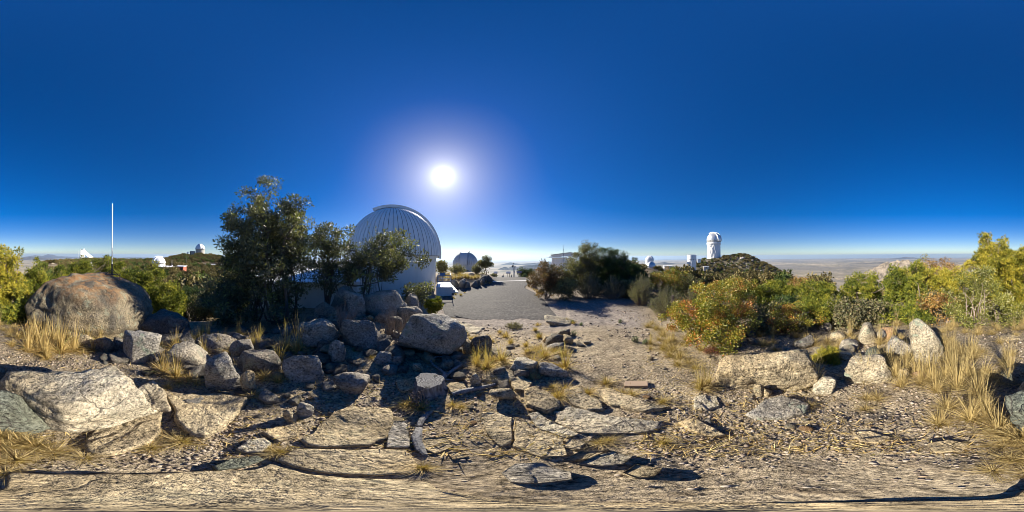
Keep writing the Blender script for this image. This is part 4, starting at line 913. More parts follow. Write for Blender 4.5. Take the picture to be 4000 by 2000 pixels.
# the oak thicket before the dome
tree('oak_tree', 'tallest dark evergreen oak in front of the white dome annex', 'tree', 872, 1212, 752, 1160, 5.5, 'oak', 1125, 3, 0.085, extra=dict(cr=0.26), fill=1.15)
tree('oak_tree', 'dark oak leaning out on the left side of the tallest oak', 'tree', 842, 1030, 845, 1180, 5.8, 'oak', 1000, 3, 0.05, fill=0.75)
tree('oak_tree', 'dense oak crown on the right shoulder of the tallest oak', 'tree', 1075, 1235, 830, 1110, 5.8, 'oak', 1160, 2, 0.05, fill=0.6)
tree('oak_shrub', 'dark low oak thicket spreading left from the tallest oak', 'shrub', 770, 1010, 1075, 1300, 5.6, 'oak', 900, 4, 0.04)
tree('oak_shrub', 'dark lower skirt of leaves around the tallest oak trunk', 'shrub', 960, 1200, 1090, 1260, 5.4, 'oak', 1080, 4, 0.035, fill=0.35)
tree('oak_tree', 'slimmer dark oak between the tallest oak and the dome', 'tree', 1160, 1400, 866, 1120, 6.3, 'oak', 1278, 3, 0.06, fill=0.7)
tree('oak_tree', 'spreading dark oak in front of the white dome drum', 'tree', 1335, 1640, 915, 1110, 5.9, 'oak', 1432, 3, 0.06, fill=0.6)
tree('oak_tree', 'dark oak filling the gap between the slimmer and the spreading oak', 'tree', 1285, 1440, 985, 1110, 6.6, 'oak', 1360, 3, 0.05, fill=0.45)
tree('oak_shrub', 'small oak sprig right of the rock pile against the dome wall', 'shrub', 1575, 1695, 1085, 1185, 5.6, 'oak', 1650, 2, 0.025, fill=0.6)
brush('oak_shoots', 'thin leafy oak shoots rising in front of the dome panels', 'shrub', 1395, 1500, 862, 5.7, 'oak', 14, 26, 0.06, 0.022, start=0.72, upright=0.25)
tree('pine_seedling', 'little bright pine seedling at the corner of the dome wall', 'shrub', 1662, 1728, 1160, 1222, 5.4, 'pine', rt=0.02, extra=dict(cr=0.12, L=0.06))
# beyond the planter
tree('oak_tree', 'dark round oak behind the porch railing', 'tree', 1702, 1752, 1012, 1072, 19, 'oak_grey', rt=0.08, stems=2, extra=dict(cr=0.4, L=0.16, W=0.08, per=90))
brush('brush_bush', 'feathery dark bush in front of the silver dome', 'shrub', 1748, 1826, 1030, 18, 'broom', 170, 30, 0.10, 0.035)
brush('brush_bush', 'feathery dark bush at the right foot of the silver dome', 'shrub', 1838, 1884, 1028, 18.5, 'broom', 110, 30, 0.10, 0.035)
tree('oak_tree', 'small grey round-crowned oak right of the silver dome', 'tree', 1868, 1924, 1000, 1062, 19, 'oak_grey', 1892, 3, 0.07, extra=dict(cr=0.36, L=0.15, W=0.075, per=80))
brush('brush_bush', 'grey twiggy bush before the leftmost overlook panel', 'shrub', 1912, 1944, 1066, 23.5, 'broom', 60, 20, 0.10, 0.04)
brush('brush_bush', 'sage grey bush at the overlook beside the printed panel', 'shrub', 2040, 2060, 1066, 23.5, 'forb', 60, 26, 0.09, 0.04)
tree('pinyon_pine', 'small dark pine behind the printed overlook panel', 'tree', 2018, 2085, 1048, 1085, 27, 'pine_dark', rt=0.08, extra=dict(cr=0.5, L=0.2, W=0.03))
# right clump
tree('oak_shrub', 'russet-leaved oak shrub at the right edge of the road', 'shrub', 2066, 2210, 1022, 1160, 9.6, 'oak_brown', 2140, 4, 0.05)
tree('oak_tree', 'tall grey-brown oak behind the russet oak shrub', 'tree', 2222, 2368, 957, 1120, 11.5, 'oak_grey', 2285, 3, 0.10)
tree('oak_shrub', 'brown-green oak shrub between russet oak and tall grey oak', 'shrub', 2170, 2280, 1022, 1160, 10.6, 'oak_brown', 2215, 3, 0.05, extra=dict(leaf='oak_grey'))
tree('pinyon_pine', 'dense dark green pinyon dome right of the tall grey oak', 'tree', 2318, 2478, 972, 1150, 11.8, 'pine_dark', 2395, 1, 0.12)
tree('pinyon_pine', 'dark pinyon sloping down right of the dense pinyon dome', 'tree', 2435, 2522, 1026, 1160, 12.8, 'pine_dark', 2490, 1, 0.10)
brush('brush_bush', 'grey feathery bush in front of the tall grey oak', 'shrub', 2245, 2360, 1056, 10.0, 'broom', 190, 34, 0.06, 0.02)
brush('brush_bush', 'grey feathery bush in front of the dense pinyon dome', 'shrub', 2340, 2450, 1068, 9.8, 'broom', 170, 34, 0.06, 0.02)
tree('oak_shrub', 'dark leafy shrub at the foot of the russet oak clump', 'shrub', 2140, 2250, 1090, 1165, 9.3, 'oak', 2190, 4, 0.03)
tree('oak_shrub', 'dark leafy shrub in the shadow of the dense pinyon dome', 'shrub', 2395, 2490, 1090, 1165, 10.2, 'oak', 2440, 4, 0.03)
brush('brush_bush', 'tall grey-green broom bush at the end of the dirt apron', 'shrub', 2448, 2560, 1064, 8.4, 'broom', 210, 36, 0.055, 0.018)
brush('brush_bush', 'wide olive broom bush overhanging the dirt apron', 'shrub', 2520, 2700, 1112, 6.6, 'broom', 260, 38, 0.045, 0.015)
tree('oak_shrub', 'yellowing oak shrub behind the olive broom bush', 'shrub', 2530, 2675, 1045, 1130, 12.5, 'oak_orange', 2600, 3, 0.05, extra=dict(leaf='manzanita', L=0.08, W=0.045))
tree('oak_shrub', 'dark olive oak shrub left of the white tower slope', 'shrub', 2640, 2740, 1070, 1150, 14, 'oak_grey', 2690, 3, 0.05)
brush('brush_bush', 'grey dry brush beside the wooden post', 'shrub', 2660, 2770, 1092, 7.5, 'broom', 170, 34, 0.05, 0.016)
tree('yellow_shrub', 'big yellow and orange leafed shrub beside the dirt path', 'shrub', 2602, 3010, 1112, 1385, 3.75, 'manzanita', 2805, 7, 0.03, fill=0.95, ydep=0.85)
tree('yellow_shrub', 'yellow-green shrub behind the big yellow shrub', 'shrub', 2780, 2960, 1085, 1180, 7.0, 'manzanita', 2870, 4, 0.03, extra=dict(L=0.06, W=0.035, cr=0.22))
# right row
tree('pinyon_pine', 'olive pinyon right behind the big yellow shrub', 'tree', 2940, 3135, 1098, 1250, 7.6, 'pine_gold', 3040, 1, 0.08, extra=dict(leaf='pine'))
tree('oak_shrub', 'orange-brown oak crown above the olive pinyon', 'tree', 3060, 3185, 1085, 1150, 10.5, 'oak_orange', 3120, 2, 0.06)
tree('pinyon_pine', 'bushy green pinyon left of the spreading pinyon', 'tree', 3085, 3295, 1102, 1270, 6.8, 'pine', 3190, 1, 0.08)
tree('pinyon_pine', 'spreading pinyon with bare pale lower branches', 'tree', 3270, 3465, 1066, 1190, 8.0, 'pine', 3335, 2, 0.10, fill=0.85)
tree('pinyon_pine', 'upright pinyon behind the cut log stump', 'tree', 3430, 3645, 1034, 1215, 6.6, 'pine', 3540, 1, 0.085)
brush('brush_bush', 'wiry grey-green bush left of the cut log stump', 'shrub', 3325, 3475, 1178, 5.0, 'broom', 200, 16, 0.03, 0.01)
tree('oak_tree', 'orange-leaved oak with a pale crooked branch', 'tree', 3545, 3765, 1010, 1140, 8.6, 'oak_orange', 3700, 2, 0.08, fill=0.9)
tree('oak_shrub', 'orange dry-leaved oak shrub above the tall lichened boulder', 'shrub', 3590, 3715, 1118, 1235, 4.8, 'oak_orange', 3700, 3, 0.03, fill=0.7)
tree('oak_shrub', 'pale green oak shrub with many grey stems beside the orange oak', 'shrub', 3690, 3965, 1050, 1270, 4.4, 'oak_green', 3810, 8, 0.03, fill=0.9)
tree('pinyon_pine', 'tall golden pinyon with crooked pale limbs behind the pale green oak', 'tree', 3775, 3995, 928, 1180, 6.9, 'pine_gold', 3900, 2, 0.10, fill=1.25)
tree('pinyon_pine', 'golden pinyon right of the tall one behind the dark green boulder', 'tree', 3900, 4045, 985, 1260, 6.3, 'pine_gold', 3985, 1, 0.09)
tree('pinyon_pine', 'yellow-green pinyon between the upright pinyon and the orange oaks', 'tree', 3600, 3800, 1045, 1200, 6.6, 'pine_gold', 3700, 1, 0.07, fill=0.9)
tree('pine_seedling', 'little yellow-green pine seedling right of the undercut boulder', 'shrub', 3168, 3302, 1392, 1490, 2.35, 'pine_gold', 3235, 2, 0.015, extra=dict(cr=0.09, L=0.07, W=0.006, per=34))
brush('dry_twigs', 'bare dry twig bush on the left of the rock pile', 'shrub', 1280, 1410, 1172, 3.35, shoots=34, per=0, bare=True, upright=0.35)
brush('dry_twigs', 'bare dry twig bush in the middle of the rock pile', 'shrub', 1470, 1610, 1180, 3.2, shoots=34, per=0, bare=True, upright=0.35)
brush('dry_twigs', 'bare grey twigs under the tall straw grass', 'shrub', 3520, 3720, 1420, 2.1, shoots=60, per=0, bare=True, upright=0.5)
brush('dry_twigs', 'thin dead twigs tangled at the foot of the tree stump', 'shrub', 1590, 1720, 1520, 1.34, shoots=26, per=0, bare=True, upright=0.7)
brush('red_brush', 'dark red-brown brush patch beneath the pinyons', 'shrub', 2985, 3130, 1275, 4.2, 'red_brush', 120, 20, 0.04, 0.006)
brush('red_brush', 'reddish wiry brush left of the undercut boulder', 'shrub', 2735, 2830, 1430, 2.75, 'red_brush', 90, 20, 0.03, 0.005)
brush('red_brush', 'orange-leaved dry brush among straw grass by the boulder', 'shrub', 60, 170, 1255, 3.5, 'oak_orange', 60, 16, 0.03, 0.014)
brush('dark_bush', 'small dark grey bush at the end of the asphalt', 'shrub', 1970, 2046, 1262, 5.0, 'oak_grey', 90, 26, 0.025, 0.008)
for u, v, sz in [(2106, 1318, 26), (2240, 1312, 30), (2480, 1335, 30), (2520, 1345, 28), (2420, 1262, 20), (2235, 1262, 18), (1593, 1345, 34), (2090, 1480, 44), (2270, 1272, 14)]:
    r_ = place(u, v)[3]; brush('forb', 'small grey-green forb sprouting from the dirt', 'plant', u - sz / 2, u + sz / 2, v - sz * 0.8, r_, 'forb', 26, 16, 0.02, 0.007, group='small forbs sprouting on the path')

def fillers():
    rng = random.Random(21)
    for u0, u1, n, r0, r1, v0, v1, kinds, label, group in [
        (2960, 3560, 12, 6.0, 10.5, 1120, 1190, ('pine_dark', 'oak_grey', 'pine'), 'dense shrub filling the row beneath the pinyons', 'shrubs beneath the pinyon row'),
        (2930, 3600, 9, 4.3, 5.6, 1160, 1215, ('pine', 'oak_grey', 'manzanita'), 'low leafy shrub in front of the pinyon row', 'low shrubs before the pinyon row'),
        (3560, 4040, 8, 5.6, 9.0, 1110, 1190, ('oak_green', 'oak_grey', 'pine_gold'), 'leafy shrub packed behind the orange oaks', 'shrubs behind the orange oaks'),
        (60, 600, 11, 7.5, 12, 1080, 1160, ('pine', 'pine_dark', 'pine'), 'green pinyon bush in the thicket behind the big boulder', 'pinyon bushes behind the big boulder'),
        (2220, 2700, 8, 10.5, 16, 1060, 1130, ('pine_dark', 'oak_grey', 'oak'), 'dark shrub deep in the thicket beside the dirt apron', 'shrubs in the thicket beside the apron')]:
        for k in range(n):
            u = u0 + (u1 - u0) * (k + rng.uniform(0.2, 0.8)) / n; r = rng.uniform(r0, r1); hw = rng.uniform(0.55, 0.95) / r * 4000 / 6.283; vt = rng.uniform(v0, v1)
            tree('shrub', label, 'shrub', u - hw, u + hw, vt, 1300, r, kinds[rng.randrange(3)], None, 3, 0.04, fill=0.8, group=group)
fillers()

# ------------------------------------------------------------------ grass
def tuft_mesh(seed, n, h, spread, w, mat, stalks=0, sh=0.6):
    rng = np.random.default_rng(seed); V = []; T_ = []; F = []
    for i in range(n + stalks):
        st = i >= n; a = rng.uniform(0, 6.283); L = (sh if st else h) * rng.uniform(0.55, 1.1); lean = (0.25 if st else spread) * rng.random() ** 0.6
        b0 = np.array([math.cos(a), math.sin(a), 0]) * 0.04 * rng.random() * (h / 0.3); dx = np.array([math.cos(a + rng.normal(0, .5)), math.sin(a + rng.normal(0, .5)), 0])
        side = np.cross(dx, [0, 0, 1]) ; q = rng.uniform(0, 3.14); side = side * math.cos(q) + dx * math.sin(q) * 0.8; ww = w * (0.7 if st else 1) * rng.uniform(0.7, 1.2)
        t = rng.random() * 0.85 + (0.1 if st else 0); t = 1.0 if (not st and rng.random() < 0.03) else min(t, 0.93); base = sum(len(x) for x in V)
        P = []
        for s_, k in ((0, 1.0), (0.45, 0.85), (0.8, 0.6), (1.0, 0.08)):
            c = b0 + dx * L * lean * s_ ** 1.8 + np.array([0, 0, L * (s_ - 0.35 * lean * s_ ** 2.2) * (1 - 0.25 * lean)]) - np.array([0, 0, 0.02])
            P += [c - side * ww * k / 2, c + side * ww * k / 2]
        V.append(np.array(P)); T_ += [t] * 8; F += [[base + 2 * j, base + 2 * j + 1, base + 2 * j + 3, base + 2 * j + 2] for j in range(3)]
    return mesh_np('grass_tuft', np.vstack(V), np.array(F), {'rnd': T_}, [M[mat]])
TUFT = [tuft_mesh(1, 210, 0.27, 1.1, 0.008, 'grass'), tuft_mesh(2, 170, 0.23, 1.3, 0.008, 'grass'), tuft_mesh(3, 240, 0.26, 1.2, 0.006, 'grass_pale'), tuft_mesh(4, 200, 0.22, 1.4, 0.0055, 'grass_pale')]
TALL = [tuft_mesh(11, 190, 0.28, 1.1, 0.008, 'grass', 34, 0.62), tuft_mesh(12, 220, 0.26, 1.2, 0.006, 'grass_pale', 46, 0.66)]
def tuft(u, v, s=1.0, tall=False, pale=False, rng=random.Random(4)):
    x, y, z, r = place(u, v); rng = rng or random; me = (TALL[1] if pale else TALL[0]) if tall else TUFT[(2 if pale else 0) + rng.randrange(2)]
    o = link('grass_tuft', me, None, (x, y, z), rng.uniform(0, 6.28)); o.scale = (s * rng.uniform(0.85, 1.15),) * 2 + (s * rng.uniform(0.85, 1.2),)
    lab = {(0, 0): ('golden dry bunchgrass tuft growing between the rocks', 'golden bunchgrass tufts'), (0, 1): ('pale straw-coloured grass tuft drooping over the soil', 'pale straw grass tufts'),
           (1, 0): ('golden bunchgrass clump with tall upright seed stalks', 'tall golden grass clumps'), (1, 1): ('pale straw grass clump with long upright stalks', 'tall pale grass clumps')}[(int(tall), int(pale))]
    tag(o, lab[0], 'grass', lab[1])
for u, v, s in [(110, 1372, 1.3), (170, 1384, 1.4), (235, 1378, 1.4), (290, 1372, 1.3), (340, 1352, 1.1), (140, 1346, 1.2), (395, 1340, 1.0), (640, 1462, 0.8), (688, 1478, 0.9), (1120, 1372, 1.25), (1165, 1380, 1.15), (1090, 1420, 0.9), (1900, 1446, 0.8), (1862, 1430, 0.8), (1955, 1420, 0.8), (130, 1330, 1.4), (205, 1345, 1.3)]: tuft(u, v, s, True)
for u, v, s in [(700, 1500, 0.6), (740, 1490, 0.6), (770, 1500, 0.6), (655, 1515, 0.5), (1060, 1450, 0.8), (1030, 1485, 0.8), (1085, 1495, 0.7), (985, 1548, 0.5), (1290, 1330, 0.5), (1930, 1492, 0.5), (1980, 1500, 0.5), (2180, 1556, 0.7), (2205, 1530, 0.7), (2160, 1520, 0.5), (1610, 1588, 0.55), (1580, 1590, 0.5), (1640, 1600, 0.55), (1770, 1588, 0.5), (1800, 1596, 0.45),
                (1690, 1232, 1.0), (1715, 1250, 1.1), (1735, 1268, 1.0), (1755, 1285, 0.9), (1700, 1275, 0.9), (1765, 1255, 0.8), (1780, 1300, 0.7), (1450, 1400, 0.4), (1385, 1372, 0.35), (1590, 1362, 0.45),
                (1800, 1156, 1.0), (1780, 1152, 0.8), (1815, 1146, 0.9), (1770, 1165, 0.8), (1775, 1168, 0.6), (2066, 1120, 1.0), (2085, 1132, 1.0), (2098, 1142, 1.0), (2120, 1150, 0.9), (2075, 1126, .8), (2150, 1262, 0.7), (2185, 1262, 0.8), (2215, 1258, 0.7), (2100, 1272, 0.7), (2240, 1265, 0.6), (1840, 1330, 0.7), (1820, 1310, 0.6), (2370, 1500, 0.6), (2300, 1540, 0.6), (2470, 1545, 0.5), (2430, 1545, 0.5), (2395, 1540, 0.5)]: tuft(u, v, s)
for u, v, s in [(1768, 1092, 2.2), (1778, 1087, 2.4), (1790, 1090, 2.4), (1802, 1086, 2.6), (1815, 1084, 2.4), (1828, 1088, 2.2), (1842, 1090, 2.2), (1856, 1090, 2.0), (1868, 1086, 1.8), (1885, 1096, 1.6), (1752, 1090, 2.2), (1740, 1084, 2.2), (1895, 1104, 1.2), (1912, 1108, 1.0), (1733, 1078, 2.4), (1765, 1082, 2.4), (1850, 1084, 2.2), (1795, 1080, 2.4), (1820, 1078, 2.4), (1755, 1078, 2.4), (1970, 1082, 1.4), (2010, 1081, 1.5), (2035, 1079, 1.6), (2060, 1083, 1.2)]: tuft(u, v, s)
for u, v, s in [(2545, 1268, 1.1), (2565, 1290, 1.2), (2590, 1315, 1.2), (2610, 1345, 1.2), (2630, 1375, 1.1), (2655, 1405, 1.0), (2690, 1420, 0.9), (2720, 1440, 0.8), (2575, 1330, 1.0), (2620, 1395, 0.9), (2600, 1370, 0.9), (2650, 1430, 0.7), (2530, 1280, 1.0)]: tuft(u, v, s, False, True)
for u, v, s in [(2738, 1520, 0.75), (2765, 1512, 0.75), (3055, 1500, 0.7), (3095, 1506, 0.7), (3165, 1500, 0.8), (3190, 1508, 0.75), (3380, 1480, 0.9), (3500, 1470, 1.0), (3540, 1440, 1.0), (3520, 1510, 0.9), (3640, 1490, 0.9), (3660, 1530, 0.9), (3700, 1600, 0.8), (3670, 1655, 0.75), (3780, 1470, 1.0), (3790, 1640, 0.8), (3840, 1600, 0.9), (3740, 1520, 1.0), (3470, 1420, 0.9), (3430, 1440, 0.8), (3820, 1540, 1.0), (3860, 1640, 0.8), (3900, 1680, .8), (3580, 1470, .9), (3720, 1460, 1.0), (3600, 1500, .8)]: tuft(u, v, s, True, True)
for u, v, s in [(3385, 1560, 0.6), (3380, 1600, 0.5), (3430, 1560, 0.6), (3160, 1590, 0.4), (2590, 1575, 0.5), (2345, 1730, 0.45), (2380, 1725, 0.4), (2600, 1735, 0.4), (30, 1745, 0.75), (85, 1735, 0.8), (140, 1750, 0.7), (10, 1700, 0.8), (210, 1770, 0.6), (3985, 1715, 0.8), (3950, 1690, 0.8), (3920, 1740, 0.7), (710, 1730, 0.55), (680, 1715, 0.5), (590, 1752, 0.5), (740, 1700, 0.45), (330, 1790, 0.5), (60, 1800, 0.6), (3950, 1800, 0.6), (3880, 1840, 0.45), (20, 1850, 0.45), (1060, 1760, 0.4), (1090, 1770, 0.35), (1150, 1640, 0.35), (1650, 1830, 0.35), (3300, 1350, 1.1), (3330, 1340, 1.0), (3270, 1365, 0.9), (3230, 1345, 1.0), (3180, 1350, 1.0), (3380, 1330, 1.0), (3430, 1380, 0.9), (3230, 1390, 0.8), (3150, 1330, 1.0), (3480, 1330, 1.1), (3520, 1340, 1.1), (3720, 1400, 1.1), (3760, 1380, 1.1), (3800, 1380, 1.1), (3690, 1360, 1.1), (3830, 1380, 1.0), (420, 1350, 0.9), (300, 1345, 1.0), (360, 1360, 0.8), (3640, 1440, 1.0)]: tuft(u, v, s, False, True)
def more_tufts():
    rng = random.Random(9)
    for u0, u1, r0, r1, n, pale, tall in [(2950, 3750, 2.7, 4.8, 46, True, 0.35), (3480, 3960, 1.6, 3.2, 30, True, 0.6), (40, 460, 2.3, 3.9, 22, False, 0.5), (620, 1120, 2.4, 4.2, 16, False, 0.4), (1700, 2120, 2.6, 4.6, 18, False, 0.25), (2540, 2800, 2.9, 5.0, 18, True, 0.1), (3680, 4060, 3.0, 5.2, 26, True, 0.3), (1850, 2300, 1.6, 3.0, 14, False, 0.1), (560, 1100, 2.0, 3.0, 12, False, 0.3), (1640, 1800, 3.6, 5.6, 14, False, 0.1)]:
        for k in range(n):
            u, r = rng.uniform(u0, u1), rng.uniform(r0, r1); x, y, z = polar(u, r); t = rng.random() < tall
            v = 1000 + math.degrees(math.atan2(CAMZ - z, r) + PITCH * math.cos((u - 2000) * math.pi / 2000)) / 0.09; tuft(u, v, rng.uniform(0.6, 1.05), t, pale, rng)
more_tufts()
def litter():
    """short dead grass, bits of straw and fallen leaves too many to count"""
    rng = np.random.default_rng(77); N = 20000
    u = rng.uniform(0, 4000, N); r = np.exp(rng.uniform(math.log(0.6), math.log(9), N)); a = (u - 2000) * 2 * math.pi / 4000; x, y = r * np.sin(a), r * np.cos(a)
    dens = fbm(np.c_[x * 0.9, y * 0.9, 0 * x], 3, 52); path = np.exp(-((u - 2330) / 130) ** 2) + ((u > 1690) & (u < 2210) & (r > 5.4))
    ok = (rng.random(N) < np.clip(0.5 + 0.9 * dens, 0.05, 1)) & (path < 0.4); x, y, r = x[ok], y[ok], r[ok]; n = len(x)
    p = np.c_[x, y, G(x, y) + 0.004]; ax = unit(rng.normal(size=(n, 3)) * [1, 1, 0.35] + [0, 0, 0.18])
    V, F, t = leaves(p, ax, rng.uniform(0.03, 0.12, n), rng.uniform(0.003, 0.010, n), rng, rng.random(n) * 0.95)
    tag(link('dry_litter', mesh_np('dry_litter', V, F, {'rnd': t}, [M['grass']])), 'scattered dead grass and fallen leaf litter on the soil', None, None, 'stuff')
litter()

# ------------------------------------------------------------------ dead wood
def px_path(pts, lift):
    P = []
    for (u, v), l in zip(pts, lift):
        x, y, z, r = place(u, v); P.append((x, y, z + l))
    return P
sx_, sy_, sz_ = polar(1679, 1.53); st = empty('tree_stump', (sx_, sy_, sz_), yaw_to(1679)); tag(st, 'weathered grey sawn tree stump with bleached roots on the bedrock', 'stump')
def stump():
    rng = np.random.default_rng(3); n = 40; ang = np.linspace(0, 2 * math.pi, n, endpoint=False); V = []
    lob = 1 + 0.10 * np.sin(3 * ang + 1) + 0.06 * np.sin(7 * ang) + 0.04 * np.sin(11 * ang + 2)
    for z, s_ in ((-0.08, 1.55), (0.0, 1.32), (0.05, 1.10), (0.11, 1.0), (0.165, 0.98), (0.19, 0.97)):
        R = 0.135 * s_ * (lob if z < 0.15 else 1 + (lob - 1) * 0.8); V.append(np.c_[R * np.cos(ang), R * np.sin(ang), np.full(n, z) + (0.012 * np.sin(ang * 1 + 0.5) if z > 0.15 else 0)])
    V = np.vstack(V); k = np.arange(n); k2 = (k + 1) % n
    F = np.concatenate([np.stack([i * n + k, i * n + k2, (i + 1) * n + k2, (i + 1) * n + k], 1) for i in range(5)])
    link('bark_wall', mesh_np('bark_wall', V, F, None, [M['dead_wood']], smooth=True), st)
    V2 = []; 
    for f in (0.97, 0.7, 0.4, 0.12):
        R = 0.135 * f * (1 + (lob - 1) * 0.8); V2.append(np.c_[R * np.cos(ang), R * np.sin(ang), 0.191 + 0.012 * np.sin(ang + 0.5) * f + 0 * ang])
    V2 = np.vstack(V2 + [np.array([[0, 0, 0.19]])]); F2 = np.concatenate([np.stack([i * n + k, i * n + k2, (i + 1) * n + k2, (i + 1) * n + k], 1) for i in range(3)]); cap = np.stack([3 * n + k, 3 * n + k2, np.full(n, 4 * n)], 1)
    link('cut_face', mesh_np('cut_face', V2, [F2, cap], None, [M['cut_wood']], smooth=False), st)
    for pts, lift, rad in [([(1745, 1403), (1703, 1407), (1682, 1421), (1694, 1435), (1717, 1454), (1738, 1473), (1728, 1492)], [.06, .07, .06, .05, .06, .07, .06], [.008, .013, .016, .016, .017, .02, .026]),
                           ([(1798, 1441), (1768, 1459), (1745, 1475), (1730, 1490)], [.07, .06, .05, .06], [.018, .022, .02, .024]),
                           ([(1790, 1492), (1760, 1490), (1735, 1492)], [.03, .03, .05], [.005, .009, .014])]:
        m = MB(); P = px_path(pts, lift); R = Matrix.Rotation(-yaw_to(1679), 3, 'Z'); P = [R @ (Vector(p) - Vector((sx_, sy_, sz_))) for p in P]; m.tube(P, rad, 8); m.build('root', M['dead_wood'], st, smooth=True)
stump()
def dead(pts, lift, rad, label):
    P = px_path(pts, lift); o = Vector(P[0]); m = MB(); m.tube([Vector(p) - o for p in P], rad, 9); tag(m.build('dead_branch', M['dead_wood'], None, tuple(o), smooth=True), label, 'branch')
dead([(1768, 1545), (1800, 1536), (1838, 1528), (1885, 1520), (1936, 1508)], [.02, .03, .03, .03, .03], [.03, .032, .03, .027, .02], 'bleached grey branch lying right of the stump')
dead([(1690, 1606), (1664, 1626), (1645, 1648), (1637, 1668)], [.02, .03, .025, .02], [.016, .024, .026, .018], 'upper piece of split grey root running down from the stump')
dead([(1637, 1676), (1632, 1694), (1627, 1712), (1631, 1730), (1643, 1758), (1660, 1778)], [.02, .03, .035, .03, .03, .02], [.022, .026, .031, .024, .022, .012], 'twisted grey root piece lying on the bedrock joint')
lx, ly, lz = polar(3462, 3.35); lg = empty('cut_log', (lx, ly, lz), yaw_to(3462)); tag(lg, 'short cut log stump with peeling red bark and two sawn limb faces', 'log')
m = MB(); m.tube([(0, 0, -0.08), (0.0, 0, 0.05), (0.01, 0, 0.16), (0.02, 0, 0.26), (0.02, 0.02, 0.30)], [0.19, 0.165, 0.16, 0.165, 0.12], 18); m.build('bark_wall', M['red_bark'], lg, smooth=True)
for x, z, r, tx in ((-0.085, 0.225, 0.088, -0.25), (0.125, 0.125, 0.062, 0.35)):
    m = MB(); m.tube([(x * 0.5, 0, z - 0.03), (x + tx * 0.05, -0.12, z), (x + tx * 0.1, -0.2, z + 0.01)], [r * 1.25, r * 1.1, r], 18); o = m.build('limb', M['dead_wood'], lg, smooth=True)
    m = MB(); m.lathe([(0.0, 0), (r * 0.35, 0.002), (r * 0.7, -0.001), (r * 0.93, 0.001), (r * 0.93, -0.01)], 24); f = m.build('cut_face', M['cut_wood'], o, (x + tx * 0.1, -0.203, z + 0.01)); f.rotation_euler = (math.radians(88), 0, math.radians(-12 if x < 0 else 14))

# ------------------------------------------------------------------ the mast on the boulder
bv = np.array([v.co[:] for v in big.data.vertices]) @ np.array(big.matrix_basis.to_3x3()).T + np.array(big.location)
def rock_top(x, y):
    d = np.hypot(bv[:, 0] - x, bv[:, 1] - y); k = np.argsort(d)[:40]; return float(bv[k[:6], 2].max()) if d[k[0]] < 0.2 else float(bv[k[0], 2])
mx, my, _ = polar(438, 5.15); mz = rock_top(mx, my)
ms = empty('pole_mast', (mx, my, mz), yaw_to(438)); tag(ms, 'white pole mast on a black tripod frame bolted to the boulder', 'mast')
ztop = zat(438, 795, 5.15) - mz; zj = zat(438, 1038, 5.15) - mz; zb = max(zat(438, 1092, 5.15) - mz, 0.05)
m = MB(); m.tube([(0, 0, zj), (0, 0, ztop)], 0.017, 12); m.build('pole', M['white'], ms, smooth=True)
m = MB(); m.tube([(0, 0, zb - 0.02), (0, 0, zj + 0.05)], 0.024, 12); m.tube([(0, 0, zj + 0.02), (0, 0, zj + 0.06)], 0.03, 12); m.build('sleeve', M['black_steel'], ms, smooth=True)
for a in (math.radians(200), math.radians(-35), math.radians(85)):
    ex, ey = 0.30 * math.cos(a), 0.30 * math.sin(a)
    m = MB(); m.box((ex / 2, ey / 2, zb), (0.34, 0.035, 0.022), a); m.build('foot_bar', M['black_steel'], ms)
    m = MB(); m.tube([(ex * 0.8, ey * 0.8, zb), (0, 0, zb + (zj - zb) * 0.62)], 0.011, 6); m.build('brace', M['black_steel'], ms)
    wx, wy = mx + math.cos(yaw_to(438)) * ex - math.sin(yaw_to(438)) * ey, my + math.sin(yaw_to(438)) * ex + math.cos(yaw_to(438)) * ey
    m = MB(); m.tube([(ex * 0.9, ey * 0.9, rock_top(wx, wy) - mz - 0.06), (ex * 0.9, ey * 0.9, zb + 0.05)], 0.010, 6); m.build('anchor_rod', M['rust'], ms)
cx_, cy_, _ = polar(354, 5.5); cz_ = rock_top(cx_, cy_)
pc = empty('survey_pipe', (cx_, cy_, cz_ - 0.02)); tag(pc, 'short rusty capped pipe set in the top of the boulder', 'pipe')
m = MB(); m.lathe([(0.055, -0.05), (0.055, 0.10), (0.045, 0.10), (0.045, -0.05)], 20); m.build('pipe_wall', M['rust'], pc, smooth=True)
m = MB(); m.lathe([(0.0, 0.107), (0.058, 0.107), (0.058, 0.095)], 20); m.build('cap', M['rust'], pc)

# ------------------------------------------------------------------ domes
def gore(R, n, e0, e1, gapw, thick, rows=16):
    """one dome panel: a curved gore with its own thickness and open joints"""
    V = []; F = []
    for i in range(rows + 1):
        e = e0 + (e1 - e0) * i / rows; rr = R * math.cos(e); half = max(math.pi / n - gapw / max(rr, 0.02) / 2, 0.001)
        for s_ in (-1, -0.86, 0, 0.86, 1):
            q = half * s_; b = (R + (0.012 if abs(s_) == 1 else 0)) / R; V.append((rr * b * math.cos(q), rr * b * math.sin(q), R * math.sin(e) * b))
        for s_ in (1, -1):
            q = half * s_; V.append(((rr - thick) * math.cos(q), (rr - thick) * math.sin(q), (R - thick) * math.sin(e)))
    for i in range(rows):
        a, b = i * 7, (i + 1) * 7
        F += [(a + j, a + j + 1, b + j + 1, b + j) for j in range(6)]
    return V, F
def dome_panels(parent, R, n, mat, e0=0.0, e1=math.radians(86), gapw=0.03, thick=0.03, rows=16, skip=lambda a: False):
    V, F = gore(R, n, e0, e1, gapw, thick, rows); me = bpy.data.meshes.new('panel'); me.from_pydata(V, [], F); me.materials.append(mat); me.update()
    me.polygons.foreach_set('use_smooth', np.ones(len(me.polygons), bool))
    try: me.set_sharp_from_angle(angle=math.radians(30))
    except Exception: pass
    for k in range(n):
        a = 2 * math.pi * (k + 0.5) / n
        if skip(a): continue
        link('panel', me, parent, (0, 0, 0), a)
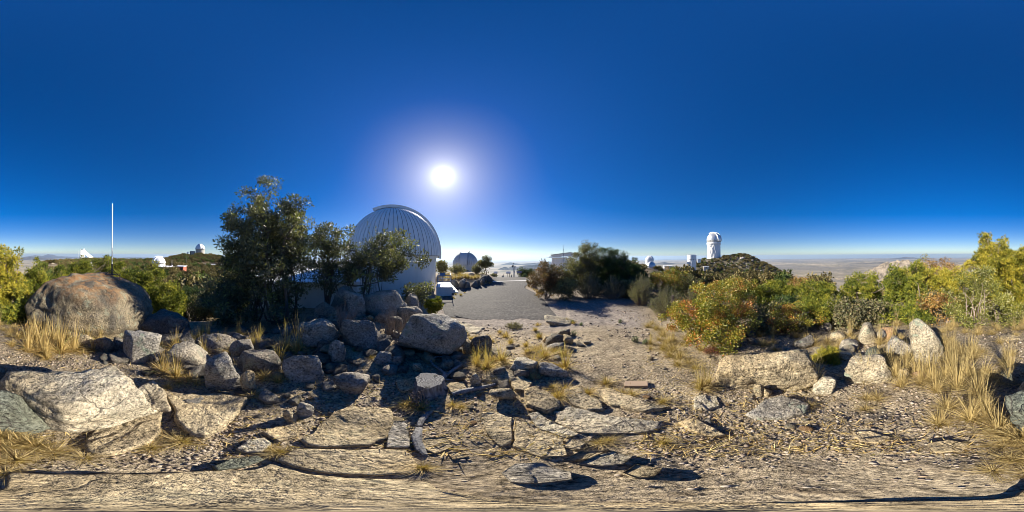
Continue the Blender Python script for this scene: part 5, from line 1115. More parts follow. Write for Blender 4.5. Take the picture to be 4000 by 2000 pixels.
def arc_band(m, R, w, e0, e1, thick, off=0.0, n=30):
    """curved band in the local x-z plane from elevation e0 over the top to e1"""
    V = []
    for i in range(n + 1):
        e = e0 + (e1 - e0) * i / n
        for rr, yy in ((R, off - w / 2), (R, off + w / 2), (R + thick, off + w / 2), (R + thick, off - w / 2)): V.append((rr * math.cos(e), yy, rr * math.sin(e)))
    F = []
    for i in range(n):
        for j in range(4): F.append((i * 4 + j, i * 4 + (j + 1) % 4, i * 4 + 4 + (j + 1) % 4, i * 4 + 4 + j))
    F += [(3, 2, 1, 0), tuple(n * 4 + j for j in range(4))]
    return m.add(V, F)

# near dome
DU, DD = 1535, 13.9; dx0, dy0, _ = polar(DU, DD); gz0 = g1(*polar(DU, DD - 3.6)[:2]) - 0.1
nd = empty('observatory', (dx0, dy0, gz0), yaw_to(DU)); tag(nd, 'white ribbed observatory dome on a round cream drum behind the oak thicket', 'observatory')
zp = zat(DU, 991, 9.95) - gz0; zr = zat(DU, 1008, 10.0) - gz0; zb2 = zat(DU, 1024, 10.2) - gz0; DR, WR = 3.93, 3.60
m = MB(); m.lathe([(WR, -0.6), (WR, zb2), (WR + 0.0, zb2)], 72); m.lathe([(WR + 0.03, zb2 - 0.02), (WR + 0.05, zb2), (WR + 0.05, zr - 0.02), (WR - 0.2, zr - 0.02)], 72); m.build('drum_wall', M['stucco'], nd, smooth=True)
m = MB(); m.lathe([(WR - 0.1, zr - 0.03), (WR + 0.12, zr - 0.03), (WR + 0.12, zr + 0.01), (DR - 0.16, zr + 0.02), (DR - 0.14, zp - 0.02), (DR - 0.3, zp)], 72); m.build('rotation_ring', M['white'], nd, smooth=True)
m = MB(); m.lathe([((DR - 0.045) * math.cos(e), (DR - 0.045) * math.sin(e)) for e in np.linspace(math.radians(-2), math.pi / 2 - 0.001, 26)], 72)
dm = m.build('dome', M['seam'], nd, (0, 0, zp + 0.02), smooth=True)
dome_panels(dm, DR, 68, M['dome_white'], math.radians(-1.5), math.radians(85.5), 0.032, 0.05, 18)
sh_ = empty('shutter_frame', (0, 0, 0)); bpy.data.objects.remove(sh_)
m = MB(); arc_band(m, DR + 0.09, 1.35, math.radians(-4), math.radians(113), 0.07); ob = m.build('shutter', M['dome_white'], nd, (0, 0, zp + 0.02), math.radians(10), smooth=True)
for s_ in (-0.78, 0.78):
    m = MB(); arc_band(m, DR - 0.02, 0.10, math.radians(-5), math.radians(116), 0.24, s_); m.build('rail', M['white'], ob)
m = MB(); m.lathe([(0.0, 0.12), (0.5, 0.09), (0.9, 0.0), (0.9, -0.05)], 40); m.build('top_cap', M['white'], nd, (0, 0, zp + DR - 0.06), smooth=True)
# annex
ax_, ay_, _ = polar(1190, 9.4); az_ = g1(*polar(1190, 7.5)[:2]) - 0.5; an = empty('annex_building', (ax_, ay_, az_), yaw_to(1215)); tag(an, 'low white annex with a pale flat roof left of the ribbed dome', 'building')
ht_ = zat(1190, 1106, 7.6) - az_
m = MB(); m.box((0, 0, ht_ / 2 - 0.1), (5.2, 3.6, ht_ + 0.1)); m.build('wall', M['stucco'], an, bevel=0.01)
m = MB(); m.add([(-2.75, -1.95, ht_ - 0.03), (2.75, -1.95, ht_ - 0.03), (2.75, 1.95, ht_ + 0.30), (-2.75, 1.95, ht_ + 0.30), (-2.75, -1.95, ht_ + 0.07), (2.75, -1.95, ht_ + 0.07), (2.75, 1.95, ht_ + 0.40), (-2.75, 1.95, ht_ + 0.40)], [(3, 2, 1, 0), (4, 5, 6, 7), (0, 1, 5, 4), (1, 2, 6, 5), (2, 3, 7, 6), (3, 0, 4, 7)]); m.build('roof', M['white'], an)
# porch
PU = 1734; px_, py_, pz_, pr_ = place(PU, 1157); po = empty('porch', (px_, py_, pz_ - 0.05), yaw_to(PU)); tag(po, 'small white concrete porch with blue-grey pipe railing beside the dome', 'porch')
pw = pr_ * math.tan(60 * math.pi / 4000) * 2; ph = zat(PU, 1123, pr_) - pz_ + 0.05; rh = zat(PU, 1077, pr_) - pz_ + 0.05
m = MB(); m.box((0, 0.85, ph / 2 - 0.1), (pw, 1.7, ph + 0.2)); m.build('base', M['stucco'], po, bevel=0.01)
m = MB(); m.box((0.02, 0.85, ph + 0.012), (pw + 0.06, 1.76, 0.05)); m.build('deck', M['white'], po, bevel=0.008)
xl, xr = -pw / 2 + 0.07, pw / 2 - 0.03
for x, y in ((xl, 0.06), (xr, 0.06), (xr, 1.62), (xl, 1.62)):
    m = MB(); m.tube([(x, y, ph), (x, y, rh)], 0.02, 8); m.build('post', M['rail'], po)
for z in (rh, ph + (rh - ph) * 0.5):
    m = MB(); m.tube([(xl, 0.06, z), (xr, 0.06, z), (xr, 1.62, z)], 0.019, 8); m.tube([(xl, 1.62, z), (xr, 1.62, z)], 0.019, 8); m.build('rail', M['rail'], po)
for k in range(3):
    m = MB(); m.box((pw / 2 + 0.10 + 0.14 * k, 1.25, (ph - 0.16 * (k + 1)) / 2), (0.15, 0.8, ph - 0.16 * (k + 1) + 0.02)); m.build('step', M['white'], po)
spx, spy, spz = polar(1728, pr_ + 0.55); sg = empty('sign_panel', (spx, spy, pz_ + ph - 0.02), yaw_to(1728)); tag(sg, 'tilted grey information panel on a post seen from behind on the porch', 'sign')
zs = zat(1728, 1078, pr_ + 0.55) - (pz_ + ph - 0.02)
m = MB(); m.tube([(0, 0, 0), (0, 0, zs + 0.06)], 0.018, 8); m.build('post', M['rail'], sg)
m = MB(); m.box((0, 0, zs + 0.10), (0.36, 0.03, 0.25), M=Matrix.Rotation(math.radians(-38), 3, 'X')); m.build('panel', M['rail'], sg, bevel=0.006)
# silver dome
SU, SD = 1818, 31.0; x0, y0, z0 = polar(SU, SD); sd = empty('observatory', (x0, y0, z0 - 0.2), yaw_to(SU)); tag(sd, 'silver ribbed observatory dome beyond the planter with a closed square shutter', 'observatory')
R2 = SD * math.sin(50 * 2 * math.pi / 4000); zr2 = zat(SU, 1036, SD - R2) - z0 + 0.2
m = MB(); m.lathe([(R2 * 0.93, -0.5), (R2 * 0.93, zr2 - 0.12), (R2 * 1.0, zr2 - 0.12), (R2 * 1.0, zr2 + 0.03), (R2 * 0.9, zr2 + 0.05)], 48); m.build('drum_wall', M['silver'], sd, smooth=True)
m = MB(); m.lathe([((R2 - 0.05) * math.cos(e), (R2 - 0.05) * math.sin(e)) for e in np.linspace(0, math.pi / 2 - 0.001, 18)], 48); dm2 = m.build('dome', M['seam'], sd, (0, 0, zr2), smooth=True)
dome_panels(dm2, R2, 40, M['silver'], 0.0, math.radians(85), 0.05, 0.04, 12)
m = MB(); arc_band(m, R2 + 0.02, R2 * 0.56, math.radians(2), math.radians(98), 0.07); sh2 = m.build('shutter', M['silver'], sd, (0, 0, zr2), math.radians(-100), smooth=True)
for s_ in (-0.30, 0.30):
    m = MB(); arc_band(m, R2 + 0.02, 0.06, math.radians(1), math.radians(100), 0.14, R2 * s_); m.build('rail', M['grey_steel'], sh2)
m = MB(); m.box((R2 * 0.80, 0, R2 * 0.60), (0.10, R2 * 0.56, 0.07)); m.build('crossbar', M['seam'], sh2)
m = MB(); m.box((0.1, -R2 * 0.95, zr2 * 0.55), (0.9, 0.12, 0.2)); m.build('vent', M['dark'], sd)

# generic far dome builder
def far_dome(name, label, u, d, hw, v_eq, v_base, wall, domemat, n=24, e1=88, slit=None, drum=0.94, sink=3.0, ring=True, shut=None, segs=40):
    x, y, _ = polar(u, d); R = d * math.tan(hw * 2 * math.pi / 4000); zb_ = zat(u, v_base, d); ze = zat(u, v_eq, d)
    o = empty(name, (x, y, zb_ - sink), yaw_to(u)); tag(o, label, 'observatory'); ze -= zb_ - sink
    m = MB(); m.lathe([(R * drum, -1.0), (R * drum, ze - R * 0.04), (R * 0.7, ze)], segs); m.build('drum_wall', M[wall], o, smooth=True)
    if ring: m = MB(); m.lathe([(R * 0.9, ze - R * 0.05), (R * 1.06, ze - R * 0.05), (R * 1.06, ze + R * 0.03), (R * 0.95, ze + R * 0.04)], segs); m.build('balcony_ring', M[domemat], o)
    m = MB(); m.lathe([((R * 0.985) * math.cos(e), (R * 0.985) * math.sin(e)) for e in np.linspace(0, math.pi / 2 - 0.001, 16)], segs); dmo = m.build('dome', M['concrete'], o, (0, 0, ze + R * 0.03), smooth=True)
    dome_panels(dmo, R, n, M[domemat], 0, math.radians(e1), R * 0.02, R * 0.02, 10)
    if slit is not None:
        m = MB(); arc_band(m, R * 1.0, R * 0.5, math.radians(6), math.radians(112), R * 0.04); s2 = m.build('shutter', M[shut or domemat], o, (0, 0, ze + R * 0.03), math.radians(slit), smooth=True)
        for q in (-0.29, 0.29): m = MB(); arc_band(m, R * 0.97, R * 0.07, math.radians(2), math.radians(116), R * 0.11, R * q); m.build('rail', M[domemat], s2)
    return o, R, ze
o1, R1, ze1 = far_dome('observatory', 'bright white dome beside the red brick building in the woodland', 621, 118, 26, 1028, 1041, 'far_white', 'far_white', 20, slit=-150, ring=False, drum=0.97, sink=4)
for k in range(7):
    a = math.radians(-125 + 13 * k); m = MB(); m.box((R1 * 1.0 * math.cos(a), R1 * 1.0 * math.sin(a), ze1 + R1 * 0.07), (0.25, 0.5, 0.4), a); m.build('window', M['dark'], o1)
o2, R2b, ze2 = far_dome('observatory', 'white dome with grey concrete drum on the wooded hilltop', 781.5, 290, 19, 973, 993, 'concrete', 'far_white', 24, slit=-68, sink=6)
m = MB(); m.box((-R2b * 1.55, 0, 5.5), (R2b * 1.05, 9, 12)); m.build('side_block', M['concrete'], o2, bevel=0.05)
m = MB(); m.box((-R2b * 1.95, -4.56, 6.5), (1.6, 0.1, 8)); m.build('window', M['glass'], o2)
x, y, _ = polar(733.5, 285); m = MB(); zt_ = zat(733, 989, 285); m.lathe([(1.0, -3), (1.0, 1.2), (1.5, 1.3), (1.4, 2.2), (0.8, 2.9), (0, 3.1)], 16); tag(m.build('small_dome', M['far_white'], None, (x, y, zt_ - 0.8), smooth=True), 'tiny white dome hut left of the hilltop dome', 'dome')
o3, R3, ze3 = far_dome('observatory', 'small silver dome half hidden behind the pinyons', 354, 62, 9.5, 1033, 1040, 'far_silver', 'far_silver', 20, slit=90, ring=False, sink=3)
# double dome on the far right
o4, R4, ze4 = far_dome('observatory', 'tall white dome standing behind the silver dome', 2537, 188, 16.5, 1017, 1040, 'far_white', 'far_white', 24, slit=-40, sink=4)
o5, R5, ze5 = far_dome('observatory', 'ribbed silver dome on a white base in front of the tall white dome', 2543, 160, 19, 1042, 1050, 'far_white', 'far_silver', 30, slit=-135, sink=4, drum=1.0)
m = MB(); m.box((2.5, 0.5, 2.5), (15, 9, 5)); m.build('base_wall', M['far_white'], o5); m = MB(); m.box((2.5, 0.5, 5.15), (15.8, 9.8, 0.35)); m.build('base_roof', M['far_silver'], o5)
def hut(name, label, u, d, wpx, v0, v1, dep, wall, roof, rz=0.0, sink=3.0, windows=0, over=0.4):
    x, y, _ = polar(u, d); w = 2 * d * math.tan(wpx * math.pi / 4000); zt = zat(u, v0, d); zb_ = zat(u, v1, d) - sink; h = zt - zb_
    o = empty(name, (x, y, zb_), yaw_to(u) + rz); tag(o, label, 'building')
    m = MB(); m.box((0, dep / 2, h / 2), (w, dep, h)); m.build('wall', M[wall], o)
    m = MB(); m.box((0, dep / 2, h + 0.16), (w + over * 2, dep + over * 2, 0.34)); m.build('roof', M[roof], o)
    for k in range(windows):
        wx = -w / 2 + w * (k + 0.5) / windows; m = MB(); m.box((wx, -0.03, h - 1.5), (min(1.4, w / windows * 0.5), 0.1, 1.1)); f = m.build('window', M['dark'], o)
    return o, w, h
hut('low_building', 'low white flat-roofed building right of the double domes', 2611, 150, 32, 1040, 1048, 7, 'far_white', 'far_white', 0.15, windows=3)
hut('brick_building', 'red brick building with a white flat roof beside the white dome', 660, 98, 52, 1044, 1062, 9, 'brick_red', 'far_white', 0.5, windows=3, sink=4)
o, w, h = hut('brick_building', 'end wing of the red brick building half hidden by oaks', 700, 101, 34, 1042, 1062, 8, 'brick_red', 'far_white', -0.3, windows=2, sink=4)
hut('brick_building', 'long red brick building with white roof behind the oaks', 815, 168, 62, 1034, 1044, 10, 'brick_red', 'far_white', 0.1, windows=3, sink=4)
hut('brick_building', 'dark brick wing partly behind the tall oak', 868, 172, 46, 1035, 1048, 10, 'brick_red', 'far_white', 0.0, windows=2, sink=4)
hut('low_building', 'pale flat building at the edge of the sandy clearing', 212, 225, 44, 1022, 1027, 12, 'beige', 'far_white', 0.0, sink=4)
hut('pump_house', 'small beige block building on the road below the big domed tower', 2759, 268, 19, 1042, 1051, 6, 'beige', 'far_white', 0.2, windows=1)
hut('low_building', 'small white building between the white tower and the big domed tower', 2731, 320, 14, 1012, 1018, 6, 'far_white', 'far_white', 0.1, sink=4, windows=1)
# poles in the woodland
for u, d, v0, v1, label in [(672, 112, 1016, 1040, 'white pole with a box beside the red brick building'), (727, 150, 1002, 1030, 'tall grey utility pole on the wooded slope')]:
    x, y, z = polar(u, d); zt, zb_ = zat(u, v0, d), min(zat(u, v1, d), z + 1); m = MB(); m.tube([(0, 0, z - zb_ - 0.3), (0, 0, zt - zb_)], [0.14, 0.1], 8)
    if u == 672: m.box((0, 0, (zt - zb_) * 0.35), (0.6, 0.6, 1.0))
    tag(m.build('utility_pole', M['far_white' if u == 672 else 'grey_steel'], None, (x, y, zb_)), label, 'pole')
# solar telescope
TU, TD = 322, 430; x, y, _ = polar(TU, TD); zb_ = zat(TU, 1020, TD); so = empty('solar_telescope', (x, y, zb_ - 4), yaw_to(TU) + 0.12); tag(so, 'white solar telescope with a square tower and long slanting shaft', 'observatory')
wpx = TD * math.pi / 2000; zt = zat(TU, 979, TD) - zb_ + 4
m = MB(); m.box((0, 0, zt / 2), (17 * wpx, 12, zt)); m.build('tower', M['far_white'], so, bevel=0.15)
for q in (-0.75, 0.75):
    m = MB(); m.box((17 * wpx * 0.5 * q * 0.9, -2, zt + 1.6), (2.2, 3, 3.4)); m.build('heliostat_mount', M['far_white'], so)
m = MB(); m.lathe([(0, 5.6), (1.4, 5.2), (2.0, 3.8), (2.0, 0)], 14, (12 * wpx * 0.5, 0, zt)); m.build('heliostat', M['far_white'], so)
m = MB(); m.tube([(-3, -3, zt), (-3, -3, zt + 4.2)], 0.7, 8); m.build('heliostat_mirror', M['dark'], so)
L0, L1 = (9 * wpx, zt + 2.6), (66 * wpx, 1.2); dirv = Vector((L1[0] - L0[0], 0, L1[1] - L0[1])).normalized(); nv = Vector((-dirv.z, 0, dirv.x)); nv = nv if nv.z > 0 else -nv
a, b_ = Vector((L0[0] - 2, 0, L0[1])), Vector((L1[0], 0, L1[1])); th = 8.0; dp = 11.0
m = MB(); m.add([(*(a - nv * th)[:1], -dp / 2, (a - nv * th).z), (*(b_ - nv * th)[:1], -dp / 2, (b_ - nv * th).z), (*b_[:1], -dp / 2 + 3, b_.z), (*a[:1], -dp / 2 + 3, a.z), (*(a - nv * th)[:1], dp / 2, (a - nv * th).z), (*(b_ - nv * th)[:1], dp / 2, (b_ - nv * th).z), (*b_[:1], dp / 2 - 3, b_.z), (*a[:1], dp / 2 - 3, a.z)],
      [(0, 1, 2, 3), (7, 6, 5, 4), (3, 2, 6, 7), (1, 0, 4, 5), (2, 1, 5, 6), (0, 3, 7, 4)]); m.build('slanting_shaft', M['far_white'], so)
x, y, z = polar(308, 425); m = MB(); zt = zat(308, 979, 425); m.tube([(0, 0, -2), (0, 0, zt - z)], [0.55, 0.4], 8); tag(m.build('mast', M['far_white'], None, (x, y, z), smooth=True), 'thin white mast beside the solar telescope tower', 'mast')

# white round tower (right slope)
WU, WD = 2702, 280; x, y, _ = polar(WU, WD); wt = empty('observatory_tower', (x, y, zat(WU, 1060, WD) - 3), yaw_to(WU)); tag(wt, 'tall white cylindrical telescope tower with flat top below the big domed tower', 'observatory')
zz = lambda v: zat(WU, v, WD) - zat(WU, 1060, WD) + 3
Rw = WD * math.tan(18.5 * math.pi / 2000)
m = MB(); m.lathe([(Rw * 0.96, -2), (Rw * 0.96, zz(1019)), (Rw * 1.0, zz(1019)), (Rw * 1.0, zz(1013)), (Rw * 0.5, zz(1013))], 20); m.build('lower_wall', M['far_white'], wt)
m = MB(); m.lathe([(Rw, zz(1013)), (Rw, zz(996.5)), (Rw * 0.9, zz(995.8)), (0.01, zz(995.5))], 40); m.build('rotating_top', M['far_white'], wt, smooth=True)
m = MB(); m.box((-Rw * 0.72, -Rw * 0.62, (zz(1021) + zz(1057)) / 2), (Rw * 0.5, Rw * 0.7, zz(1021) - zz(1057))); m.build('stair_shaft', M['far_white'], wt)
m = MB(); m.box((0.2, -Rw * 0.9, (zz(1021) + zz(1057)) / 2), (Rw * 0.08, Rw * 0.35, zz(1021) - zz(1057))); m.build('fin', M['far_white'], wt)
for a_, v in ((-125, 1014), (-108, 1014), (-90, 1014), (-68, 1014), (-45, 1014), (-118, 1027), (-104, 1027), (-88, 1027)):
    a = math.radians(a_); m = MB(); m.box((Rw * 1.0 * math.cos(a), Rw * 1.0 * math.sin(a), zz(v)), (0.4, 0.8, 1.2), a); m.build('window', M['dark'], wt)
m = MB()
for k in range(20):
    a = 2 * math.pi * k / 20; m.tube([(Rw * 0.9 * math.cos(a), Rw * 0.9 * math.sin(a), zz(996)), (Rw * 0.9 * math.cos(a), Rw * 0.9 * math.sin(a), zz(994))], 0.08, 4)
m.lathe([(Rw * 0.9, zz(994)), (Rw * 0.92, zz(994)), (Rw * 0.92, zz(994) + 0.15), (Rw * 0.9, zz(994) + 0.15)], 20); m.build('roof_railing', M['grey_steel'], wt)

# the big domed tower
MU, MD = 2788.5, 365; x, y, _ = polar(MU, MD); mt = empty('observatory_tower', (x, y, zat(MU, 1005, MD) - 4), yaw_to(MU)); tag(mt, 'biggest white observatory tower with a silver-white dome on the rocky hilltop', 'observatory')
zz = lambda v: zat(MU, v, MD) - zat(MU, 1005, MD) + 4
Rm = MD * math.tan(26.5 * math.pi / 2000); Rd = MD * math.tan(27.8 * math.pi / 2000)
m = MB(); m.lathe([(Rm, -4), (Rm * 0.985, zz(956)), (Rm * 1.05, zz(955.5)), (Rm * 1.05, zz(953.5)), (Rm * 0.9, zz(953))], 16); m.build('tower_wall', M['far_white'], mt)
m = MB(); m.lathe([(Rd * 0.98, zz(953.5)), (Rd * 1.04, zz(953.5)), (Rd * 1.04, zz(952)), (Rd * 0.97, zz(951.5)), (Rd * 0.97, zz(945)), (Rd * 0.9, zz(945))], 48); m.build('balcony_ring', M['far_white'], mt)
m = MB(); m.lathe([(Rd * 0.985, zz(946) - zz(937)), (Rd * 0.985, 0)] + [(Rd * 0.985 * math.cos(e), Rd * 0.985 * math.sin(e)) for e in np.linspace(0.02, math.pi / 2 - 0.001, 18)], 48); dmm = m.build('dome', M['concrete'], mt, (0, 0, zz(937)), smooth=True)
dome_panels(dmm, Rd, 32, M['far_silver'], math.radians(-14), math.radians(87), 0.25, 0.4, 14)
m = MB(); arc_band(m, Rd * 1.0, Rd * 0.62, math.radians(-12), math.radians(118), Rd * 0.04); s3 = m.build('shutter', M['far_silver'], mt, (0, 0, zz(937)), math.radians(-38), smooth=True)
for q in (-0.36, 0.36): m = MB(); arc_band(m, Rd * 0.96, Rd * 0.07, math.radians(-14), math.radians(122), Rd * 0.13, Rd * q); m.build('rail', M['far_white'], s3)
def on_wall(a, z, R=Rm * 1.012): return (R * math.cos(math.radians(a)), R * math.sin(math.radians(a)), z)
zA, zB = zz(957), zz(1004)
for a0_, a1_ in ((-122, -109), (-96, -109), (-122, -135), (-96, -83), (-70, -83), (-109, -109.01)):
    pass
zM = zz(972)
for p, q in (((-118, zA), (-128, zM)), ((-118, zA), (-104, zM)), ((-128, zM), (-112, zB)), ((-104, zM), (-112, zB)), ((-88, zA), (-104, zM)), ((-104, zM), (-88, zB)), ((-72, zz(978)), (-88, zB)), ((-88, zA), (-80, zz(978))), ((-128, zM), (-104, zM))):
    m = MB(); n = 6; m.tube([on_wall(p[0] + (q[0] - p[0]) * i / n, p[1] + (q[1] - p[1]) * i / n) for i in range(n + 1)], 0.42, 6); m.build('truss_beam', M['far_white'], mt)
for v in (978, 983, 988, 993, 998):
    m = MB(); m.tube([on_wall(a, zz(v), Rm * 1.004) for a in np.linspace(-124, -78, 8)], 0.16, 4); m.build('stair_landing', M['grey_steel'], mt)
for a in list(range(-150, -118, 5)) + [-88, -84, -80] + [-40, -36]:
    for dz in (0, 2.1):
        m = MB(); aa = math.radians(a); m.box((Rd * 0.995 * math.cos(aa), Rd * 0.995 * math.sin(aa), zz(941.5) + dz - 1), (0.9, 1.1, 1.3), aa); m.build('louver', M['grey_steel'], mt)

# roll-off building, antennas, overlook furniture
hu = 2198; hd = 38.0; x, y, z = polar(hu, hd); ro = empty('roof_shelter', (x, y, z), yaw_to(hu)); tag(ro, 'white shed with a shallow grey gable roof behind the russet oaks', 'building')
k_ = hd * math.pi / 2000; H = lambda v: zat(hu, v, hd) - z
m = MB(); m.box((0, 1.6, H(1008) / 2 - 0.2), (86 * k_, 3.2, H(1008) + 0.4)); m.build('wall', M['white'], ro)
m = MB(); m.box((-24 * k_, -0.12, (H(997) + H(1004)) / 2), (40 * k_, 0.2, H(997) - H(1004))); m.build('end_panel', M['white'], ro)
m = MB(); P = [(-46 * k_, H(997)), (30 * k_, H(987.5)), (50 * k_, H(992)), (50 * k_, H(1003)), (-46 * k_, H(1000))]; V = [(a, -0.3, c) for a, c in P] + [(a, 3.6, c) for a, c in P]; m.add(V, [(4, 3, 2, 1, 0), (5, 6, 7, 8, 9)] + [(i, (i + 1) % 5, 5 + (i + 1) % 5, 5 + i) for i in range(5)]); m.build('gable', M['white'], ro)
for a, b__ in (((-48, 996.6), (30, 986.6)), ((30, 986.6), (52, 991.5))):
    m = MB(); p, q = (a[0] * k_, H(a[1])), (b__[0] * k_, H(b__[1])); V = [(p[0], yy, p[1] + t_) for yy in (-0.5, 3.8) for t_ in (0.01, 0.09)] + [(q[0], yy, q[1] + t_) for yy in (-0.5, 3.8) for t_ in (0.01, 0.09)]
    m.add(V, [(0, 1, 3, 2), (4, 6, 7, 5), (0, 4, 5, 1), (2, 3, 7, 6), (1, 5, 7, 3), (0, 2, 6, 4)]); m.build('roof_sheet', M['grey_steel'], ro)
m = MB(); m.box((-18 * k_, -0.3, H(1006)), (72 * k_, 0.25, 0.12)); m.box((-57 * k_, -0.3, H(1006.6)), (14 * k_, 0.1, 0.06)); m.build('track_beam', M['grey_steel'], ro)
m = MB(); m.box((-49 * k_, -0.2, H(1002.6)), (5 * k_, 0.12, 0.09)); m.build('lamp_box', M['dark'], ro)
x, y, z = polar(2201, 33); an2 = empty('antenna_mast', (x, y, z), yaw_to(2201)); tag(an2, 'slim blue-grey antenna mast in front of the white shed', 'antenna'); H2 = lambda v: zat(2201, v, 33) - z
m = MB(); m.tube([(0, 0, -0.1), (0, 0, H2(975))], 0.035, 8); m.build('pole', M['rail'], an2); m = MB(); m.tube([(0, 0, H2(975)), (0, 0, H2(956))], 0.018, 6); m.build('whip', M['rail'], an2); m = MB(); m.box((0, 0, H2(975)), (0.14, 0.14, 0.07)); m.build('clamp', M['dark'], an2)
x, y, z = polar(2441, 60); ac = empty('antenna_cluster', (x, y, z), yaw_to(2441)); tag(ac, 'cluster of thin radio antennas rising behind the dark pinyons', 'antenna'); H3 = lambda v: zat(2441, v, 60) - z; kk = 60 * math.pi / 2000
for du, va, vb in ((-7, 962, 1010), (0, 968, 1016), (5, 995, 1018), (9.5, 992, 1014), (-3, 999, 1018), (2.5, 999, 1030)):
    m = MB(); m.tube([(du * kk, 0, H3(vb) if vb < 1030 else -0.2), (du * kk, 0, H3(va))], 0.045 if vb < 1030 else 0.08, 6); m.build('whip', M['grey_steel'], ac)
m = MB(); m.box((1.2 * kk, 0, H3(1001.5)), (18 * kk, 0.06, 0.06)); m.box((1.2 * kk, 0, H3(1003.5)), (18 * kk, 0.06, 0.06)); m.build('crossarm', M['grey_steel'], ac)
def board(u, d, w, v0, v1, label, face):
    x, y, z = polar(u, d); o = empty('overlook_panel', (x, y, z), yaw_to(u)); tag(o, label, 'sign'); hh = zat(u, (v0 + v1) / 2, d) - z; ww = d * w * math.pi / 2000
    for s_ in (-0.28, 0.28): m = MB(); m.tube([(ww * s_, 0, -0.1), (ww * s_, 0, hh)], 0.03, 6); m.build('leg', M['black_steel'], o)
    m = MB(); m.box((0, 0, hh + 0.03), (ww, 0.5, 0.04), M=Matrix.Rotation(math.radians(28), 3, 'X')); m.build('panel', M[face], o, bevel=0.006)
board(1936, 23.4, 15, 1063, 1068, 'low slanted overlook panel behind the twiggy bush', 'grey_steel'); board(1986, 23.4, 17, 1064, 1067, 'pale slanted overlook panel on two legs', 'grey_steel'); board(2029, 23.4, 18, 1062, 1066, 'dark printed overlook panel with blue pictures', 'panel_print')
x, y, z = polar(2008, 23.2); ws = empty('weather_station', (x, y, z), yaw_to(2008)); tag(ws, 'slim weather station post with solar panel at the overlook', 'instrument'); H4 = lambda v: zat(2008, v, 23.2) - z; k4 = 23.2 * math.pi / 2000
for du in (-2.0, 2.0): m = MB(); m.tube([(du * k4, 0, -0.1), (du * k4, 0, H4(1038))], 0.03, 8); m.build('post', M['grey_steel'], ws)
m = MB(); m.tube([(-1.5 * k4, 0, H4(1040)), (-1.5 * k4, 0, H4(1026))], 0.015, 6); m.build('mast_tip', M['grey_steel'], ws)
m = MB(); m.lathe([(0, 0.08), (0.06, 0.05), (0.07, -0.05), (0, -0.08)], 12, (-1.5 * k4, 0, H4(1028))); m.build('sensor', M['dark'], ws, smooth=True)
m = MB(); m.box((-5 * k4, 0, H4(1040)), (0.30, 0.03, 0.22), M=Matrix.Rotation(math.radians(-55), 3, 'Y')); m.build('solar_panel', M['dark'], ws)
m = MB(); m.box((4 * k4, 0, H4(1042)), (0.24, 0.16, 0.16)); m.build('box', M['grey_steel'], ws)
m = MB(); m.box((1.5 * k4, 0, H4(1062)), (0.12, 0.12, 0.28)); m.build('logger_box', M['grey_steel'], ws)
x, y, z = polar(2627, 5.9); m = MB(); hp = zat(2627, 1155, 5.9) - z; m.box((0, 0, hp / 2 - 0.1), (0.09, 0.09, hp + 0.2)); m.box((-0.055, -0.03, hp * 0.62), (0.05, 0.11, hp * 0.45)); tag(m.build('wooden_post', M['bark'], None, (x, y, z), 0.3, bevel=0.006), 'weathered dark wooden post standing in the grey brush', 'post')
for u, v in ((3010, 1066), (3016, 1065)):
    x, y, z = polar(u, 322); m = MB(); m.box((0, 0, 1.0), (1.6, 1.0, 1.0)); m.box((0, 0, 0.2), (0.3, 0.3, 1.4)); tag(m.build('road_marker', M['yellow'], None, (x, y, zat(u, v, 322) - 1.0)), 'yellow marker at the bend of the hillside road', 'marker', 'yellow markers on the hillside road')

# ------------------------------------------------------------------ woodland on the slopes
def far_proto(seed, leafm, n_cl, per, L):
    rng = np.random.default_rng(seed); k = dict(cr=0.62, dens=0, per=per, L=L, W=L * 0.62, mode='leaf', leaf=leafm)
    k['dens'] = n_cl * k['cr'] ** 2 / (2.0 * 2.0 * 1.35) ** (2 / 3)
    C, V, F, t = crown_mesh(rng, 2.0, 2.0, 1.35, k, 2.1, seed)
    cme = mesh_np('crown', V, F, {'rnd': t}, [M[leafm]])
    mb = wood_mesh(rng, (0, 0, 0), C[::4], 1.6, 1.2, 0.13, 2, 5); tme = bpy.data.meshes.new('trunk'); tme.from_pydata(mb.v, [], mb.f); tme.materials.append(M['bark'])
    return cme, tme
PRO = [far_proto(61, 'far_oak', 44, 60, 0.34), far_proto(62, 'far_oak', 50, 56, 0.34), far_proto(63, 'far_oak', 40, 60, 0.34), far_proto(64, 'far_green', 46, 60, 0.30), far_proto(65, 'far_green', 40, 60, 0.30)]
def forest(seed, u0, u1, r0, r1, n, smin, smax, okf, space):
    rng = np.random.default_rng(seed); out_ = []; grid = {}
    tries = 0
    while len(out_) < n and tries < n * 30:
        tries += 1; u = rng.uniform(u0, u1); r = r0 * (r1 / r0) ** rng.random() if rng.random() < 0.55 else math.sqrt(rng.uniform(r0 * r0, r1 * r1))
        if not okf(u, r, rng): continue
        a = (u - 2000) * 2 * math.pi / 4000; x, y = r * math.sin(a), r * math.cos(a); key = (int(x // space), int(y // space))
        if any((x - p[0]) ** 2 + (y - p[1]) ** 2 < (space * 0.8) ** 2 for i in (-1, 0, 1) for j in (-1, 0, 1) for p in grid.get((key[0] + i, key[1] + j), [])): continue
        grid.setdefault(key, []).append((x, y)); out_.append((x, y, r, u, rng.uniform(smin, smax), rng.uniform(0, 6.28), int(rng.choice(5, p=[.27, .27, .22, .14, .10]))))
    z = G([p[0] for p in out_], [p[1] for p in out_]); return [p + (zz_,) for p, zz_ in zip(out_, z)]
